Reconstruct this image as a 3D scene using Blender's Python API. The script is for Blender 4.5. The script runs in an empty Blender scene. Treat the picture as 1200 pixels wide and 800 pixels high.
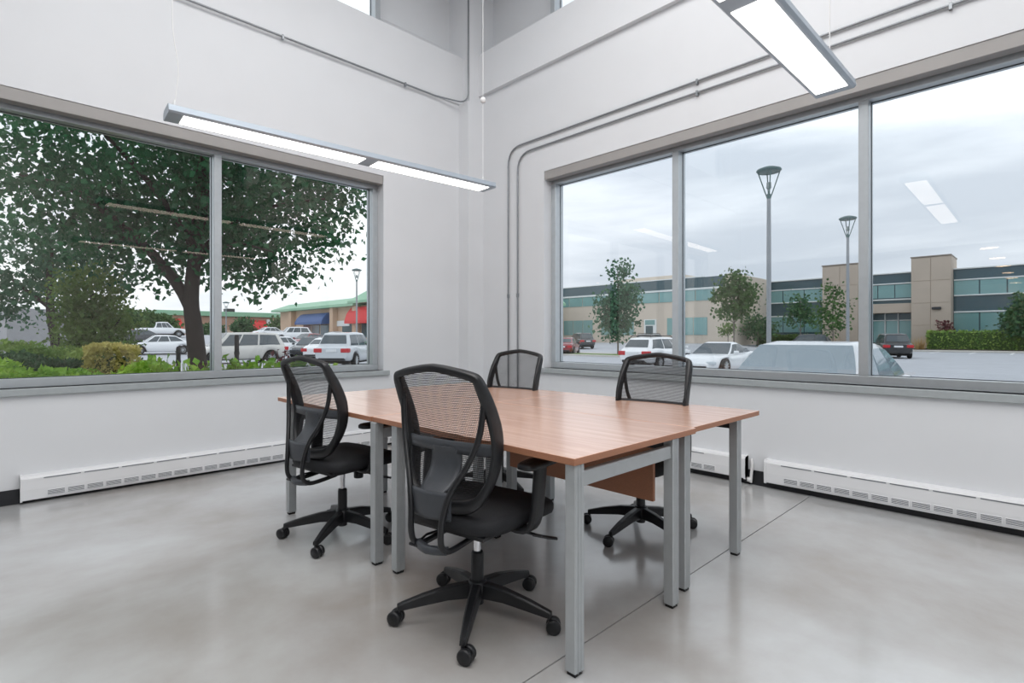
import bpy, bmesh, math, random
import numpy as np
from mathutils import Vector, Matrix
PI = math.pi
rng = np.random.RandomState(7)
random.seed(7)
C = bpy.context.scene.collection
SC = bpy.context.scene

# ------------------------------------------------------------------ camera
FOC, CX, HOR, YAW, CAMZ = 625.14, 600.0, 394.23, math.radians(45.57), 1.1363
cam = bpy.data.cameras.new('camera'); cam_o = bpy.data.objects.new('camera', cam); C.objects.link(cam_o)
cam.sensor_width = 36; cam.lens = FOC * 36 / 1200; cam.shift_y = -(400 - HOR) / 1200
cam.clip_start = .05; cam.clip_end = 800
cam_o.location = (0, 0, CAMZ); cam_o.rotation_euler = (PI / 2, 0, YAW - PI / 2)
SC.camera = cam_o
FX, FY = math.cos(YAW), math.sin(YAW)
def at(px, d, z=0.0):
    """a point of the place: compass bearing given as a column, distance d along the view axis"""
    u = (px - CX) / FOC
    return Vector((d * (FX + u * FY), d * (FY - u * FX), z))
def zat(row, d): return CAMZ + (HOR - row) / FOC * d

# ------------------------------------------------------------------ sky, light, exposure
SKY = 1.44
EXPO = 0.12
w = bpy.data.worlds.new('overcast_sky'); SC.world = w; w.use_nodes = True
nt = w.node_tree; nt.nodes.clear()
N = nt.nodes.new; Lk = nt.links.new
tc = N('ShaderNodeTexCoord'); mp = N('ShaderNodeMapping'); mp.inputs['Scale'].default_value = (1.0, 1.0, 5.5)
no = N('ShaderNodeTexNoise'); no.inputs['Scale'].default_value = 1.5; no.inputs['Detail'].default_value = 7; no.inputs['Roughness'].default_value = .52
no.inputs['Distortion'].default_value = .25
rp = N('ShaderNodeValToRGB'); e = rp.color_ramp.elements
e[0].position = .36; e[0].color = (.52, .57, .635, 1); e[1].position = .66; e[1].color = (.98, 1.0, 1.0, 1)
m_ = e.new(.5); m_.color = (.70, .745, .80, 1)
sep = N('ShaderNodeSeparateXYZ')
rh = N('ShaderNodeMapRange'); rh.inputs[1].default_value = -.02; rh.inputs[2].default_value = .32; rh.inputs[3].default_value = .74; rh.inputs[4].default_value = .97
mixm = N('ShaderNodeMix'); mixm.data_type = 'RGBA'; mixm.blend_type = 'MULTIPLY'; mixm.inputs[0].default_value = 1
bg = N('ShaderNodeBackground'); bg.inputs['Strength'].default_value = SKY
ow = N('ShaderNodeOutputWorld')
Lk(tc.outputs['Generated'], mp.inputs['Vector']); Lk(mp.outputs['Vector'], no.inputs['Vector']); Lk(no.outputs['Fac'], rp.inputs['Fac'])
Lk(tc.outputs['Generated'], sep.inputs[0]); Lk(sep.outputs['Z'], rh.inputs[0])
Lk(rp.outputs['Color'], mixm.inputs[6]); Lk(rh.outputs[0], mixm.inputs[7]); Lk(mixm.outputs[2], bg.inputs['Color']); Lk(bg.outputs[0], ow.inputs[0])

def area_light(name, loc, rot, sx, sy, power, col=(1, .97, .93)):
    l = bpy.data.lights.new(name, 'AREA'); l.shape = 'RECTANGLE'; l.size = sx; l.size_y = sy; l.energy = power; l.color = col
    o = bpy.data.objects.new(name, l); C.objects.link(o); o.location = loc; o.rotation_euler = rot
    return o
# unseen fill lights added below the ceiling to brighten the double-height office
area_light('ceiling_fill_light', (1.2, 1.4, 5.38), (0, 0, 0), 3.6, 3.6, 165, (1, .99, .98))
area_light('ceiling_fill_light', (-1.2, -2.4, 5.38), (0, 0, 0), 3.0, 3.0, 125, (1, .99, .98))
PANEL_EMIT = 2.3
DOWNLIGHT_EMIT = 9

SC.view_settings.view_transform = 'Standard'; SC.view_settings.look = 'None'
SC.view_settings.exposure = EXPO; SC.view_settings.gamma = 1; SC.view_settings.use_curve_mapping = False
SC.cycles.use_denoising = True
SC.cycles.max_bounces = 10; SC.cycles.diffuse_bounces = 5; SC.cycles.glossy_bounces = 4; SC.cycles.transparent_max_bounces = 24
SC.cycles.caustics_reflective = False; SC.cycles.caustics_refractive = False
SC.cycles.sample_clamp_indirect = 6

# ------------------------------------------------------------------ materials
def lin(c):
    return tuple((v / 12.92 if v <= .04045 else ((v + .055) / 1.055) ** 2.4) for v in [q / 255 for q in c]) + (1,)
MATS = {}
def mat(name, col, rough=.5, metal=0, spec=.5, noise=0, nscale=8, bump=0, stretch=None, emit=0, coat=0, col2=None, trans=0):
    """procedural material: base colour (sRGB 0-255) varied by noise, with optional fine relief"""
    if name in MATS: return MATS[name]
    m = bpy.data.materials.new(name); m.use_nodes = True; t = m.node_tree; b = t.nodes['Principled BSDF']
    b.inputs['Roughness'].default_value = rough; b.inputs['Metallic'].default_value = metal
    b.inputs['Specular IOR Level'].default_value = spec; b.inputs['Coat Weight'].default_value = coat
    a = lin(col)
    b.inputs['Base Color'].default_value = a
    if noise or col2 or bump:
        tc = t.nodes.new('ShaderNodeTexCoord'); mp = t.nodes.new('ShaderNodeMapping')
        if stretch: mp.inputs['Scale'].default_value = stretch
        nz = t.nodes.new('ShaderNodeTexNoise'); nz.inputs['Scale'].default_value = nscale; nz.inputs['Detail'].default_value = 5
        t.links.new(tc.outputs['Object'], mp.inputs[0]); t.links.new(mp.outputs[0], nz.inputs['Vector'])
        if noise or col2:
            r = t.nodes.new('ShaderNodeValToRGB'); r.color_ramp.elements[0].position = .32; r.color_ramp.elements[1].position = .68
            c2 = lin(col2) if col2 else tuple(min(1, v * (1 + noise)) for v in a[:3]) + (1,)
            c1 = a if col2 else tuple(v * (1 - noise) for v in a[:3]) + (1,)
            r.color_ramp.elements[0].color = c1; r.color_ramp.elements[1].color = c2
            t.links.new(nz.outputs['Fac'], r.inputs[0]); t.links.new(r.outputs[0], b.inputs['Base Color'])
        if bump:
            bp = t.nodes.new('ShaderNodeBump'); bp.inputs['Strength'].default_value = bump; bp.inputs['Distance'].default_value = .01
            t.links.new(nz.outputs['Fac'], bp.inputs['Height']); t.links.new(bp.outputs[0], b.inputs['Normal'])
    if emit:
        b.inputs['Emission Color'].default_value = a; b.inputs['Emission Strength'].default_value = emit
    if trans:
        tr = t.nodes.new('ShaderNodeBsdfTranslucent'); mx = t.nodes.new('ShaderNodeMixShader'); mx.inputs[0].default_value = trans
        src = b.inputs['Base Color'].links[0].from_socket if b.inputs['Base Color'].links else None
        if src: t.links.new(src, tr.inputs[0])
        else: tr.inputs[0].default_value = a
        o = t.nodes['Material Output']; t.links.new(b.outputs[0], mx.inputs[1]); t.links.new(tr.outputs[0], mx.inputs[2]); t.links.new(mx.outputs[0], o.inputs[0])
    MATS[name] = m
    return m
def glass_mat(name, tint, ior=1.52, refl_tint=(1, 1, 1, 1)):
    m = bpy.data.materials.new(name); m.use_nodes = True; t = m.node_tree; t.nodes.clear()
    tr = t.nodes.new('ShaderNodeBsdfTransparent'); tr.inputs[0].default_value = tint
    gl = t.nodes.new('ShaderNodeBsdfGlossy'); gl.inputs['Roughness'].default_value = 0.0; gl.inputs[0].default_value = refl_tint
    fr = t.nodes.new('ShaderNodeFresnel'); fr.inputs[0].default_value = ior
    mx = t.nodes.new('ShaderNodeMixShader'); o = t.nodes.new('ShaderNodeOutputMaterial')
    ge = t.nodes.new('ShaderNodeNewGeometry'); mu = t.nodes.new('ShaderNodeMath'); mu.operation = 'MULTIPLY_ADD'    # reflect at the near face only
    mu.inputs[1].default_value = -1; mu.inputs[2].default_value = 1; t.links.new(ge.outputs['Backfacing'], mu.inputs[0])
    m2 = t.nodes.new('ShaderNodeMath'); m2.operation = 'MULTIPLY'; t.links.new(fr.outputs[0], m2.inputs[0]); t.links.new(mu.outputs[0], m2.inputs[1])
    t.links.new(m2.outputs[0], mx.inputs[0]); t.links.new(tr.outputs[0], mx.inputs[1]); t.links.new(gl.outputs[0], mx.inputs[2]); t.links.new(mx.outputs[0], o.inputs[0])
    MATS[name] = m
    return m

M_WALL = mat('painted_wall', (224, 226, 229), .6, spec=.3, noise=.015, nscale=2)
M_CEIL = mat('ceiling_paint', (235, 235, 235), .8, spec=.2, noise=.01)
M_ALU = mat('anodised_frame', (190, 196, 200), .3, metal=.4, noise=.03, nscale=20)
M_FASCIA = mat('blind_fascia', (160, 157, 155), .55, noise=.02)
M_SILL = mat('stone_sill', (168, 174, 176), .3, noise=.04, nscale=30)
M_GLASS = glass_mat('window_glass', (.975, .985, .99, 1), 1.62, (1, .9, .8, 1))
M_HEATER = mat('heater_enamel', (230, 231, 233), .35, noise=.01)
M_SLOT = mat('heater_slot', (120, 124, 130), .6, noise=.05)
M_BASE = mat('baseboard_vinyl', (30, 31, 36), .5, noise=.1)
M_STEEL = mat('galvanised_conduit', (150, 154, 158), .35, metal=.7, noise=.06, nscale=30)
M_HOUS = mat('luminaire_housing', (174, 185, 196), .4, metal=.2, noise=.02)
M_PANEL = mat('luminaire_diffuser', (255, 250, 244), .4, emit=PANEL_EMIT)
M_CABLE = mat('white_cable', (235, 235, 235), .5, noise=.02)
M_LEG = mat('silver_leg', (178, 182, 184), .38, metal=.4, noise=.03, nscale=25)
M_FOOT = mat('black_foot', (25, 25, 26), .6, noise=.05)
M_DARKSTEEL = mat('dark_steel', (52, 54, 58), .45, metal=.3, noise=.05)
M_BLACK = mat('black_plastic', (24, 25, 28), .42, noise=.08, nscale=60, bump=.05)
M_GREYPL = mat('charcoal_plastic', (62, 65, 70), .42, noise=.06, nscale=50)
M_FAB = mat('black_seat_fabric', (26, 27, 31), .75, noise=.15, nscale=220, bump=.25)
M_MESH = mat('black_mesh', (30, 31, 34), .6, noise=.1, nscale=100)
M_CHROME = mat('chrome', (225, 225, 228), .12, metal=1, noise=.02)

def wood_mat():
    m = bpy.data.materials.new('beech_laminate'); m.use_nodes = True; t = m.node_tree; b = t.nodes['Principled BSDF']
    tc = t.nodes.new('ShaderNodeTexCoord'); mp = t.nodes.new('ShaderNodeMapping'); mp.inputs['Scale'].default_value = (14, 1.0, 14)
    nz = t.nodes.new('ShaderNodeTexNoise'); nz.inputs['Scale'].default_value = 2.2; nz.inputs['Detail'].default_value = 7; nz.inputs['Roughness'].default_value = .6; nz.inputs['Distortion'].default_value = .5
    r = t.nodes.new('ShaderNodeValToRGB'); r.color_ramp.elements[0].position = .3; r.color_ramp.elements[1].position = .72
    r.color_ramp.elements[0].color = lin((200, 150, 124)); r.color_ramp.elements[1].color = lin((230, 186, 162))
    t.links.new(tc.outputs['Object'], mp.inputs[0]); t.links.new(mp.outputs[0], nz.inputs['Vector']); t.links.new(nz.outputs['Fac'], r.inputs[0]); t.links.new(r.outputs[0], b.inputs['Base Color'])
    b.inputs['Roughness'].default_value = .4; b.inputs['Specular IOR Level'].default_value = .6; b.inputs['Coat Weight'].default_value = 1; b.inputs['Coat Roughness'].default_value = .2
    return m
M_WOOD = wood_mat()
M_EDGE = mat('beech_edge_band', (168, 116, 88), .45, noise=.12, nscale=10, stretch=(12, 12, 60))
def floor_mat():
    m = bpy.data.materials.new('polished_concrete'); m.use_nodes = True; t = m.node_tree; b = t.nodes['Principled BSDF']
    tc = t.nodes.new('ShaderNodeTexCoord')
    n1 = t.nodes.new('ShaderNodeTexNoise'); n1.inputs['Scale'].default_value = .8; n1.inputs['Detail'].default_value = 9; n1.inputs['Roughness'].default_value = .55; n1.inputs['Distortion'].default_value = .15
    r = t.nodes.new('ShaderNodeValToRGB'); e = r.color_ramp.elements
    r.color_ramp.interpolation = 'EASE'; e[0].position = .18; e[0].color = lin((150, 142, 134)); e[1].position = .82; e[1].color = lin((208, 212, 215))
    n2 = t.nodes.new('ShaderNodeTexNoise'); n2.inputs['Scale'].default_value = 2.5; n2.inputs['Detail'].default_value = 6
    mr = t.nodes.new('ShaderNodeMapRange'); mr.inputs[1].default_value = .1; mr.inputs[2].default_value = .9; mr.inputs[3].default_value = .16; mr.inputs[4].default_value = .30
    t.links.new(tc.outputs['Object'], n1.inputs['Vector']); t.links.new(tc.outputs['Object'], n2.inputs['Vector'])
    t.links.new(n1.outputs['Fac'], r.inputs[0]); t.links.new(r.outputs[0], b.inputs['Base Color']); t.links.new(n2.outputs['Fac'], mr.inputs[0]); t.links.new(mr.outputs[0], b.inputs['Roughness'])
    b.inputs['Specular IOR Level'].default_value = .6; b.inputs['Coat Weight'].default_value = .75; b.inputs['Coat IOR'].default_value = 1.6; b.inputs['Coat Roughness'].default_value = .15
    return m
M_FLOOR = floor_mat()

# ------------------------------------------------------------------ mesh building helpers
class MB:
    """collects shapes; build() links them as ONE mesh object"""
    def __init__(s): s.v = []; s.f = []; s.m = []; s.s = []
    def add(s, vs, fs, mi=0, sm=False):
        o = len(s.v); s.v.extend([tuple(p) for p in vs]); s.f.extend([tuple(i + o for i in f) for f in fs]); s.m.extend([mi] * len(fs)); s.s.extend([sm] * len(fs))
        return s
    def box(s, a, b, mi=0):
        (x0, y0, z0), (x1, y1, z1) = a, b
        x0, x1 = min(x0, x1), max(x0, x1); y0, y1 = min(y0, y1), max(y0, y1); z0, z1 = min(z0, z1), max(z0, z1)
        return s.add([(x0, y0, z0), (x1, y0, z0), (x1, y1, z0), (x0, y1, z0), (x0, y0, z1), (x1, y0, z1), (x1, y1, z1), (x0, y1, z1)],
                     [(3, 2, 1, 0), (4, 5, 6, 7), (0, 1, 5, 4), (1, 2, 6, 5), (2, 3, 7, 6), (3, 0, 4, 7)], mi)
    def cbox(s, a, b, c=.004, mi=0):
        """box with chamfered edges"""
        (x0, y0, z0), (x1, y1, z1) = a, b
        x0, x1 = min(x0, x1), max(x0, x1); y0, y1 = min(y0, y1), max(y0, y1); z0, z1 = min(z0, z1), max(z0, z1)
        c = min(c, (x1 - x0) / 2.1, (y1 - y0) / 2.1, (z1 - z0) / 2.1)
        bm = bmesh.new(); bmesh.ops.create_cube(bm, size=1)
        for v in bm.verts: v.co = ((x0 + x1) / 2 + v.co.x * (x1 - x0), (y0 + y1) / 2 + v.co.y * (y1 - y0), (z0 + z1) / 2 + v.co.z * (z1 - z0))
        bmesh.ops.bevel(bm, geom=bm.edges[:] + bm.verts[:], offset=c, segments=1, affect='EDGES')
        bm.verts.index_update(); s.add([v.co[:] for v in bm.verts], [[v.index for v in f.verts] for f in bm.faces], mi); bm.free()
        return s
    def loft(s, rings, mi=0, sm=True, closed=True, cap=True, loop=False):
        n = len(rings[0]); vs = [p for r in rings for p in r]; fs = []
        R = len(rings); last = R if loop else R - 1
        for i in range(last):
            a, b = i * n, ((i + 1) % R) * n
            for k in range(n if closed else n - 1):
                k2 = (k + 1) % n; fs.append((a + k, a + k2, b + k2, b + k))
        s.add(vs, fs, mi, sm)
        if cap and closed and not loop:
            s.add(rings[0], [tuple(range(n))[::-1]], mi); s.add(rings[-1], [tuple(range(n))], mi)
        return s
    def tube(s, path, r, n=8, mi=0, sm=True, cap=True):
        path = [Vector(p) for p in path]; rad = r if hasattr(r, '__len__') else [r] * len(path); rings = []
        nrm = None
        for i, p in enumerate(path):
            t = (path[min(i + 1, len(path) - 1)] - path[max(i - 1, 0)]).normalized()
            if nrm is None:
                up = Vector((0, 0, 1)) if abs(t.z) < .9 else Vector((1, 0, 0)); nrm = t.cross(up).normalized()
            else:
                nrm = (nrm - t * nrm.dot(t)).normalized()
            b = t.cross(nrm)
            rings.append([p + (nrm * math.cos(2 * PI * k / n) + b * math.sin(2 * PI * k / n)) * rad[i] for k in range(n)])
        return s.loft(rings, mi, sm, cap=cap)
    def sweep(s, path, dims, ref, mi=0, loop=False, sm=True):
        """rounded-rectangle section swept along a path; dims = (size along ref, size across) per point"""
        path = [Vector(p) for p in path]; rings = []; L = len(path)
        for i, p in enumerate(path):
            a = path[(i + 1) % L] if loop else path[min(i + 1, L - 1)]; b_ = path[(i - 1) % L] if loop else path[max(i - 1, 0)]
            t = (a - b_).normalized(); n = (Vector(ref) - t * t.dot(Vector(ref))).normalized(); b = t.cross(n)
            A, B = dims[i] if hasattr(dims[0], '__len__') else dims; c = .3
            prof = [(1, -1 + c), (1, 1 - c), (1 - c, 1), (-1 + c, 1), (-1, 1 - c), (-1, -1 + c), (-1 + c, -1), (1 - c, -1)]
            rings.append([p + n * (u * A / 2) + b * (v * B / 2) for u, v in prof])
        return s.loft(rings, mi, sm, loop=loop)
    def lathe(s, prof, center=(0, 0, 0), axis='z', n=16, mi=0, sm=True, cap=True, loop=False):
        rings = []
        for r, h in prof:
            ring = []
            for k in range(n):
                c_, s_ = r * math.cos(2 * PI * k / n), r * math.sin(2 * PI * k / n)
                v = (c_, s_, h) if axis == 'z' else ((h, c_, s_) if axis == 'x' else (s_, h, c_))
                ring.append((v[0] + center[0], v[1] + center[1], v[2] + center[2]))
            rings.append(ring)
        return s.loft(rings, mi, sm, cap=cap, loop=loop)
    def prism(s, poly, a, b, axis='x', mi=0):
        """extrude a 2-D polygon from a to b along an axis"""
        f = {'x': lambda t, p: (t, p[0], p[1]), 'y': lambda t, p: (p[0], t, p[1]), 'z': lambda t, p: (p[0], p[1], t)}[axis]
        return s.loft([[f(a, p) for p in poly], [f(b, p) for p in poly]], mi, False)
    def build(s, name, mats, parent=None, loc=None, rot=0):
        me = bpy.data.meshes.new(name); me.from_pydata(s.v, [], s.f)
        for m in (mats if isinstance(mats, (list, tuple)) else [mats]): me.materials.append(m)
        me.polygons.foreach_set('material_index', s.m); me.polygons.foreach_set('use_smooth', s.s)
        bm = bmesh.new(); bm.from_mesh(me); bmesh.ops.recalc_face_normals(bm, faces=bm.faces[:]); bm.to_mesh(me); bm.free()
        me.update()
        o = bpy.data.objects.new(name, me); C.objects.link(o)
        if parent: o.parent = parent
        if loc is not None: o.location = loc
        o.rotation_euler.z = rot
        return o
def tag(o, label=None, cat=None, group=None, kind=None):
    if label: o['label'] = label
    if cat: o['category'] = cat
    if group: o['group'] = group
    if kind: o['kind'] = kind
    return o
def thing(name, label, cat, loc=(0, 0, 0), rot=0, group=None, kind=None):
    o = bpy.data.objects.new(name, None); C.objects.link(o); o.empty_display_size = .1
    o.location = loc; o.rotation_euler = (0, 0, rot)
    return tag(o, label, cat, group, kind)
def share(o, parent, loc, rot=0, name=None):
    c = o.copy(); C.objects.link(c); c.parent = parent; c.location = loc; c.rotation_euler = (0, 0, rot)
    return c
def copy_tree(o, parent=None):
    c = o.copy(); C.objects.link(c); c.parent = parent
    for ch in list(o.children): copy_tree(ch, c)
    return c
def spline(pts, k=4):
    P = [Vector(p) for p in pts]; out = []
    for i in range(len(P) - 1):
        p0, p1, p2, p3 = P[max(i - 1, 0)], P[i], P[i + 1], P[min(i + 2, len(P) - 1)]
        for j in range(k):
            t = j / k
            out.append(.5 * ((2 * p1) + (p2 - p0) * t + (2 * p0 - 5 * p1 + 4 * p2 - p3) * t * t + (3 * p1 - p0 - 3 * p2 + p3) * t ** 3))
    out.append(P[-1]); return out
def interp(x, xs, ys): return float(np.interp(x, xs, ys))

# ------------------------------------------------------------------ the room shell
XR, YL = 4.2009, 4.942          # inner faces of the right and the left wall
X0, Y0, ZC = -3.2, -4.6, 5.45   # far ends of the double-height office behind the camera, ceiling
TH = .30
HL, SL, HR, SR = 2.823, .781, 2.886, .805      # window heads and sills
WL0, WL1 = -1.62, 2.957                         # left opening along x
WR0, WR1 = -1.98, 3.801                         # right opening along y
CL, CR = 4.425, 4.475                           # clerestory ledges
CLX1, CRY1, CTOP = 4.014, 4.86, 5.30
REC = .24
# left wall (plane y = YL)
b = MB()
b.box((X0, YL, 0), (XR + TH, YL + TH, SL)).box((X0, YL, SL), (WL0, YL + TH, HL)).box((WL1, YL, SL), (XR + TH, YL + TH, HL))
b.box((X0, YL, HL), (XR + TH, YL + TH, 3.87))
b.box((X0, YL - .02, 3.87), (XR, YL + TH, CL))                              # beam band under the clerestory
b.box((CLX1, YL - .02, CL), (XR + TH, YL + TH, ZC)).box((X0, YL, CTOP), (CLX1, YL + TH, ZC)).box((X0, YL, CL), (-2.6, YL + TH, CTOP))
b.box((2.98, YL + REC, CL), (CLX1, YL + TH, CTOP))                          # back of the blind niche
b.prism([(YL - .02, CL), (YL + REC, CL), (YL + REC, CL + .20)], 2.98, CLX1, 'x')
wl = b.build('wall_left', M_WALL); tag(wl, 'white painted left wall around the two-pane window', 'wall', kind='structure')
b = MB()
b.box((XR, Y0, 0), (XR + TH, YL, SR)).box((XR, Y0, SR), (XR + TH, WR0, HR)).box((XR, WR1, SR), (XR + TH, YL, HR))
b.box((XR, Y0, HR), (XR + TH, YL, 3.985))
b.box((XR - .05, Y0, 3.985), (XR + TH, YL, CR))
b.box((XR, CRY1, CR), (XR + TH, YL, ZC)).box((XR, Y0, CTOP), (XR + TH, CRY1, ZC)).box((XR, Y0, CR), (XR + TH, -3.6, CTOP))
b.box((XR + REC, 3.80, CR), (XR + TH, CRY1, CTOP))
wr = b.build('wall_right', M_WALL); tag(wr, 'white painted right wall around the wide three-pane window', 'wall', kind='structure')
b = MB(); b.box((XR - .235, YL - .17, 0), (XR, YL, 3.87)).box((XR - .19, YL - .14, 3.87), (XR, YL, ZC))
tag(b.build('trim_1', M_WALL), 'white boxed column in the room corner', 'column', kind='structure')
# behind the camera: tall back walls, and a lower office bay with downlights
b = MB(); b.box((-13, Y0 - TH, 0), (XR + TH, Y0, ZC)); tag(b.build('wall_back', M_WALL), 'white wall behind the camera', 'wall', kind='structure')
b = MB(); b.box((X0 - .2, Y0, 2.72), (X0, YL, ZC)).box((-13, YL, 0), (X0, YL + TH, 2.72)).box((-13.2, Y0, 0), (-13, YL, 2.72))
tag(b.build('wall_front', M_WALL), 'white wall over the lower office bay behind the camera', 'wall', kind='structure')
b = MB(); b.box((X0 - .2, Y0 - TH, ZC), (XR + TH, YL + TH, ZC + .2)).box((-13.2, Y0, 2.72), (X0 - .2, YL, 2.9))
tag(b.build('ceiling', M_CEIL), 'white ceiling', 'ceiling', kind='structure')
# floor: concrete slabs with a saw-cut joint between them
fl = thing('floor', 'grey polished concrete floor with a saw cut joint', 'floor', (0, 0, 0), kind='structure')
JY, JX, G = FLJ = (1.222, -3.2, .006)
M_JOINT = mat('joint_filler', (104, 102, 100), .7, noise=.1)
b = MB(); b.box((-13, Y0, -.14), (XR, YL, -.008)); b.build('joint_bed', M_JOINT, fl)
for (xa, xb, ya, yb) in ((JX + G, XR, JY + G, YL), (JX + G, XR, Y0, JY), (-13, JX, JY + G, YL), (-13, JX, Y0, JY)):
    b = MB(); b.box((xa, ya, -.12), (xb, yb, 0)); b.build('slab', M_FLOOR, fl)

# ------------------------------------------------------------------ windows
def window(name, label, along, plane, a0, a1, z0, z1, mull, fr=.115, gl=.2, fw=.06, fascia=.09, sill=True, sgn=1):
    """along 'x': wall plane y=plane ; along 'y': wall plane x=plane. Frame front at plane+fr, glass at plane+gl"""
    r = thing(name, label, 'window', kind='structure')
    def B(mb, p0, p1, q0, q1, h0, h1, c=.003, mi=0):
        if along == 'x': mb.cbox((p0, plane + q0, h0), (p1, plane + q1, h1), c, mi)
        else: mb.cbox((plane + q0, p0, h0), (plane + q1, p1, h1), c, mi)
        return mb
    B(MB(), a0, a1, fr, fr + .13, z0, z0 + fw).build('bottom_rail', M_ALU, r)
    B(MB(), a0, a1, fr, fr + .13, z1 - fw - (fascia - .03 if fascia else 0), z1).build('top_rail', M_ALU, r)
    zt = z1 - fw - (fascia - .03 if fascia else 0)
    B(MB(), a0, a0 + fw, fr, fr + .13, z0 + fw, zt).build('jamb', M_ALU, r)
    B(MB(), a1 - fw, a1, fr, fr + .13, z0 + fw, zt).build('jamb', M_ALU, r)
    ed = [a0 + fw]
    for m in mull:
        B(MB(), m - fw / 2, m + fw / 2, fr, fr + .13, z0 + fw, zt).build('mullion', M_ALU, r); ed += [m - fw / 2, m + fw / 2]
    ed.append(a1 - fw)
    for i in range(0, len(ed), 2):
        p = B(MB(), ed[i], ed[i + 1], gl, gl + .006, z0 + fw, zt, .001).build('glass_pane', M_GLASS, r)
        g = MB()                                    # dark glazing gasket round the pane
        for (p0, p1, h0, h1) in ((ed[i], ed[i + 1], z0 + fw, z0 + fw + .004), (ed[i], ed[i + 1], zt - .004, zt), (ed[i], ed[i] + .004, z0 + fw, zt), (ed[i + 1] - .004, ed[i + 1], z0 + fw, zt)):
            B(g, p0, p1, gl - .008, gl, h0, h1, .001)
        g.build('gasket', M_GASKET, r)
    if fascia: B(MB(), a0 + .004, a1 - .004, .006, .09, z1 - fascia, z1).build('blind_fascia', M_FASCIA, r)
    if sill:
        B(MB(), a0 - .06, a1 + .06, -.03, fr, z0 - .05, z0, .004).build('sill', M_SILL, r)
    return r
M_GASKET = mat('glazing_gasket', (70, 78, 82), .6, noise=.05)
window('window_1', 'two-pane aluminium window in the left wall looking onto trees', 'x', YL, WL0, WL1, SL, HL, [-.06, 1.409])
window('window_2', 'wide three-pane aluminium window in the right wall looking onto parking', 'y', XR, WR0, WR1, SR, HR, [2.35, .933, -.49])
window('window_3', 'clerestory window high in the left wall', 'x', YL, -2.6, 2.98, CL, CTOP, [-.9, .5, 1.8], fr=.10, gl=.2, fascia=0, sill=False)
window('window_4', 'clerestory window high in the right wall', 'y', XR, -3.6, 3.80, CR, CTOP, [2.4, .9, -.6, -2.1], fr=.10, gl=.2, fascia=0, sill=False)

# ------------------------------------------------------------------ baseboards and baseboard heaters
b = MB(); b.box((X0, YL - .008, 0), (3.96, YL, .10)); tag(b.build('baseboard_left', M_BASE), 'black vinyl baseboard along the left wall', 'baseboard', kind='structure')
b = MB(); b.box((XR - .008, Y0, 0), (XR, 4.77, .11)); tag(b.build('baseboard_right', M_BASE), 'black vinyl baseboard along the right wall', 'baseboard', kind='structure')
grille_proto = None
def heater(label, wall, a0, a1, z0=.035, h=.175, first=.14):
    """white baseboard heater: a0..a1 along its wall; built along local +x, its back at y=0, room at -y"""
    L = abs(a1 - a0)
    if wall == 'left': r = thing('baseboard_heater', label, 'heater', (a0, YL, 0), 0, 'baseboard heaters')
    else: r = thing('baseboard_heater', label, 'heater', (XR, a1, 0), -PI / 2, 'baseboard heaters')
    prof = [(0, z0 + .02), (-.045, z0 + .0), (-.058, z0 + .006), (-.062, z0 + .075), (-.06, z0 + h - .02), (-.052, z0 + h - .006), (-.012, z0 + h), (0, z0 + h)]
    MB().prism(prof, 0, L, 'x').build('cover', M_HEATER, r)
    for x in (0, L - .012): MB().prism([(0, z0 + .01), (-.05, z0 - .006), (-.064, z0), (-.067, z0 + .075), (-.065, z0 + h - .016), (-.055, z0 + h + .003), (0, z0 + h + .004)], x, x + .012, 'x').build('end_cap', M_HEATER, r)
    p = .108; n = int((L - first - .12) / p)
    g0 = None
    for i in range(n):
        x = first + i * p
        if g0 is None:
            g = MB(); g.box((0, -.0635, z0 + .022), (.092, -.058, z0 + .058), 1)
            for k in range(5): g.box((0, -.0655, z0 + .0215 + k * .0085), (.092, -.058, z0 + .0245 + k * .0085), 0)
            g.box((-.002, -.0655, z0 + .02), (.001, -.058, z0 + .058), 0).box((.091, -.0655, z0 + .02), (.094, -.058, z0 + .058), 0)
            g0 = g.build('grille', [M_HEATER, M_SLOT], r, (x, 0, 0))
        else: share(g0, r, (x, 0, 0))
    s0 = None
    for i in range(int((L - .25) / .22)):
        x = .12 + i * .22
        if s0 is None:
            s0 = MB().box((0, -.0625, z0 + h - .028), (.20, -.05, z0 + h - .022)).build('outlet_slot', M_SLOT, r, (x, 0, 0))
        else: share(s0, r, (x, 0, 0))
    return r
heater('long white baseboard heater below the left window', 'left', .149, 3.6, .02, .17)
heater('white baseboard heater at the right end below the wide window', 'right', -1.9, 1.53, .045, .17)
heater('white baseboard heater behind the desks below the wide window', 'right', 1.67, 4.3, .045, .17)
b = MB(); b.tube(spline([(XR - .02, 1.64, .2), (XR - .025, 1.63, .16), (XR - .03, 1.635, .08), (XR - .03, 1.64, .02)]), .012, 8)
b.lathe([(.0, .0), (.018, .0), (.018, .03), (0, .03)], (XR - .03, 1.65, .025), 'z', 10)
tag(b.build('heater_pipe', M_CABLE), 'short white pipe in the gap between the two right heaters', 'pipe')

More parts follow.
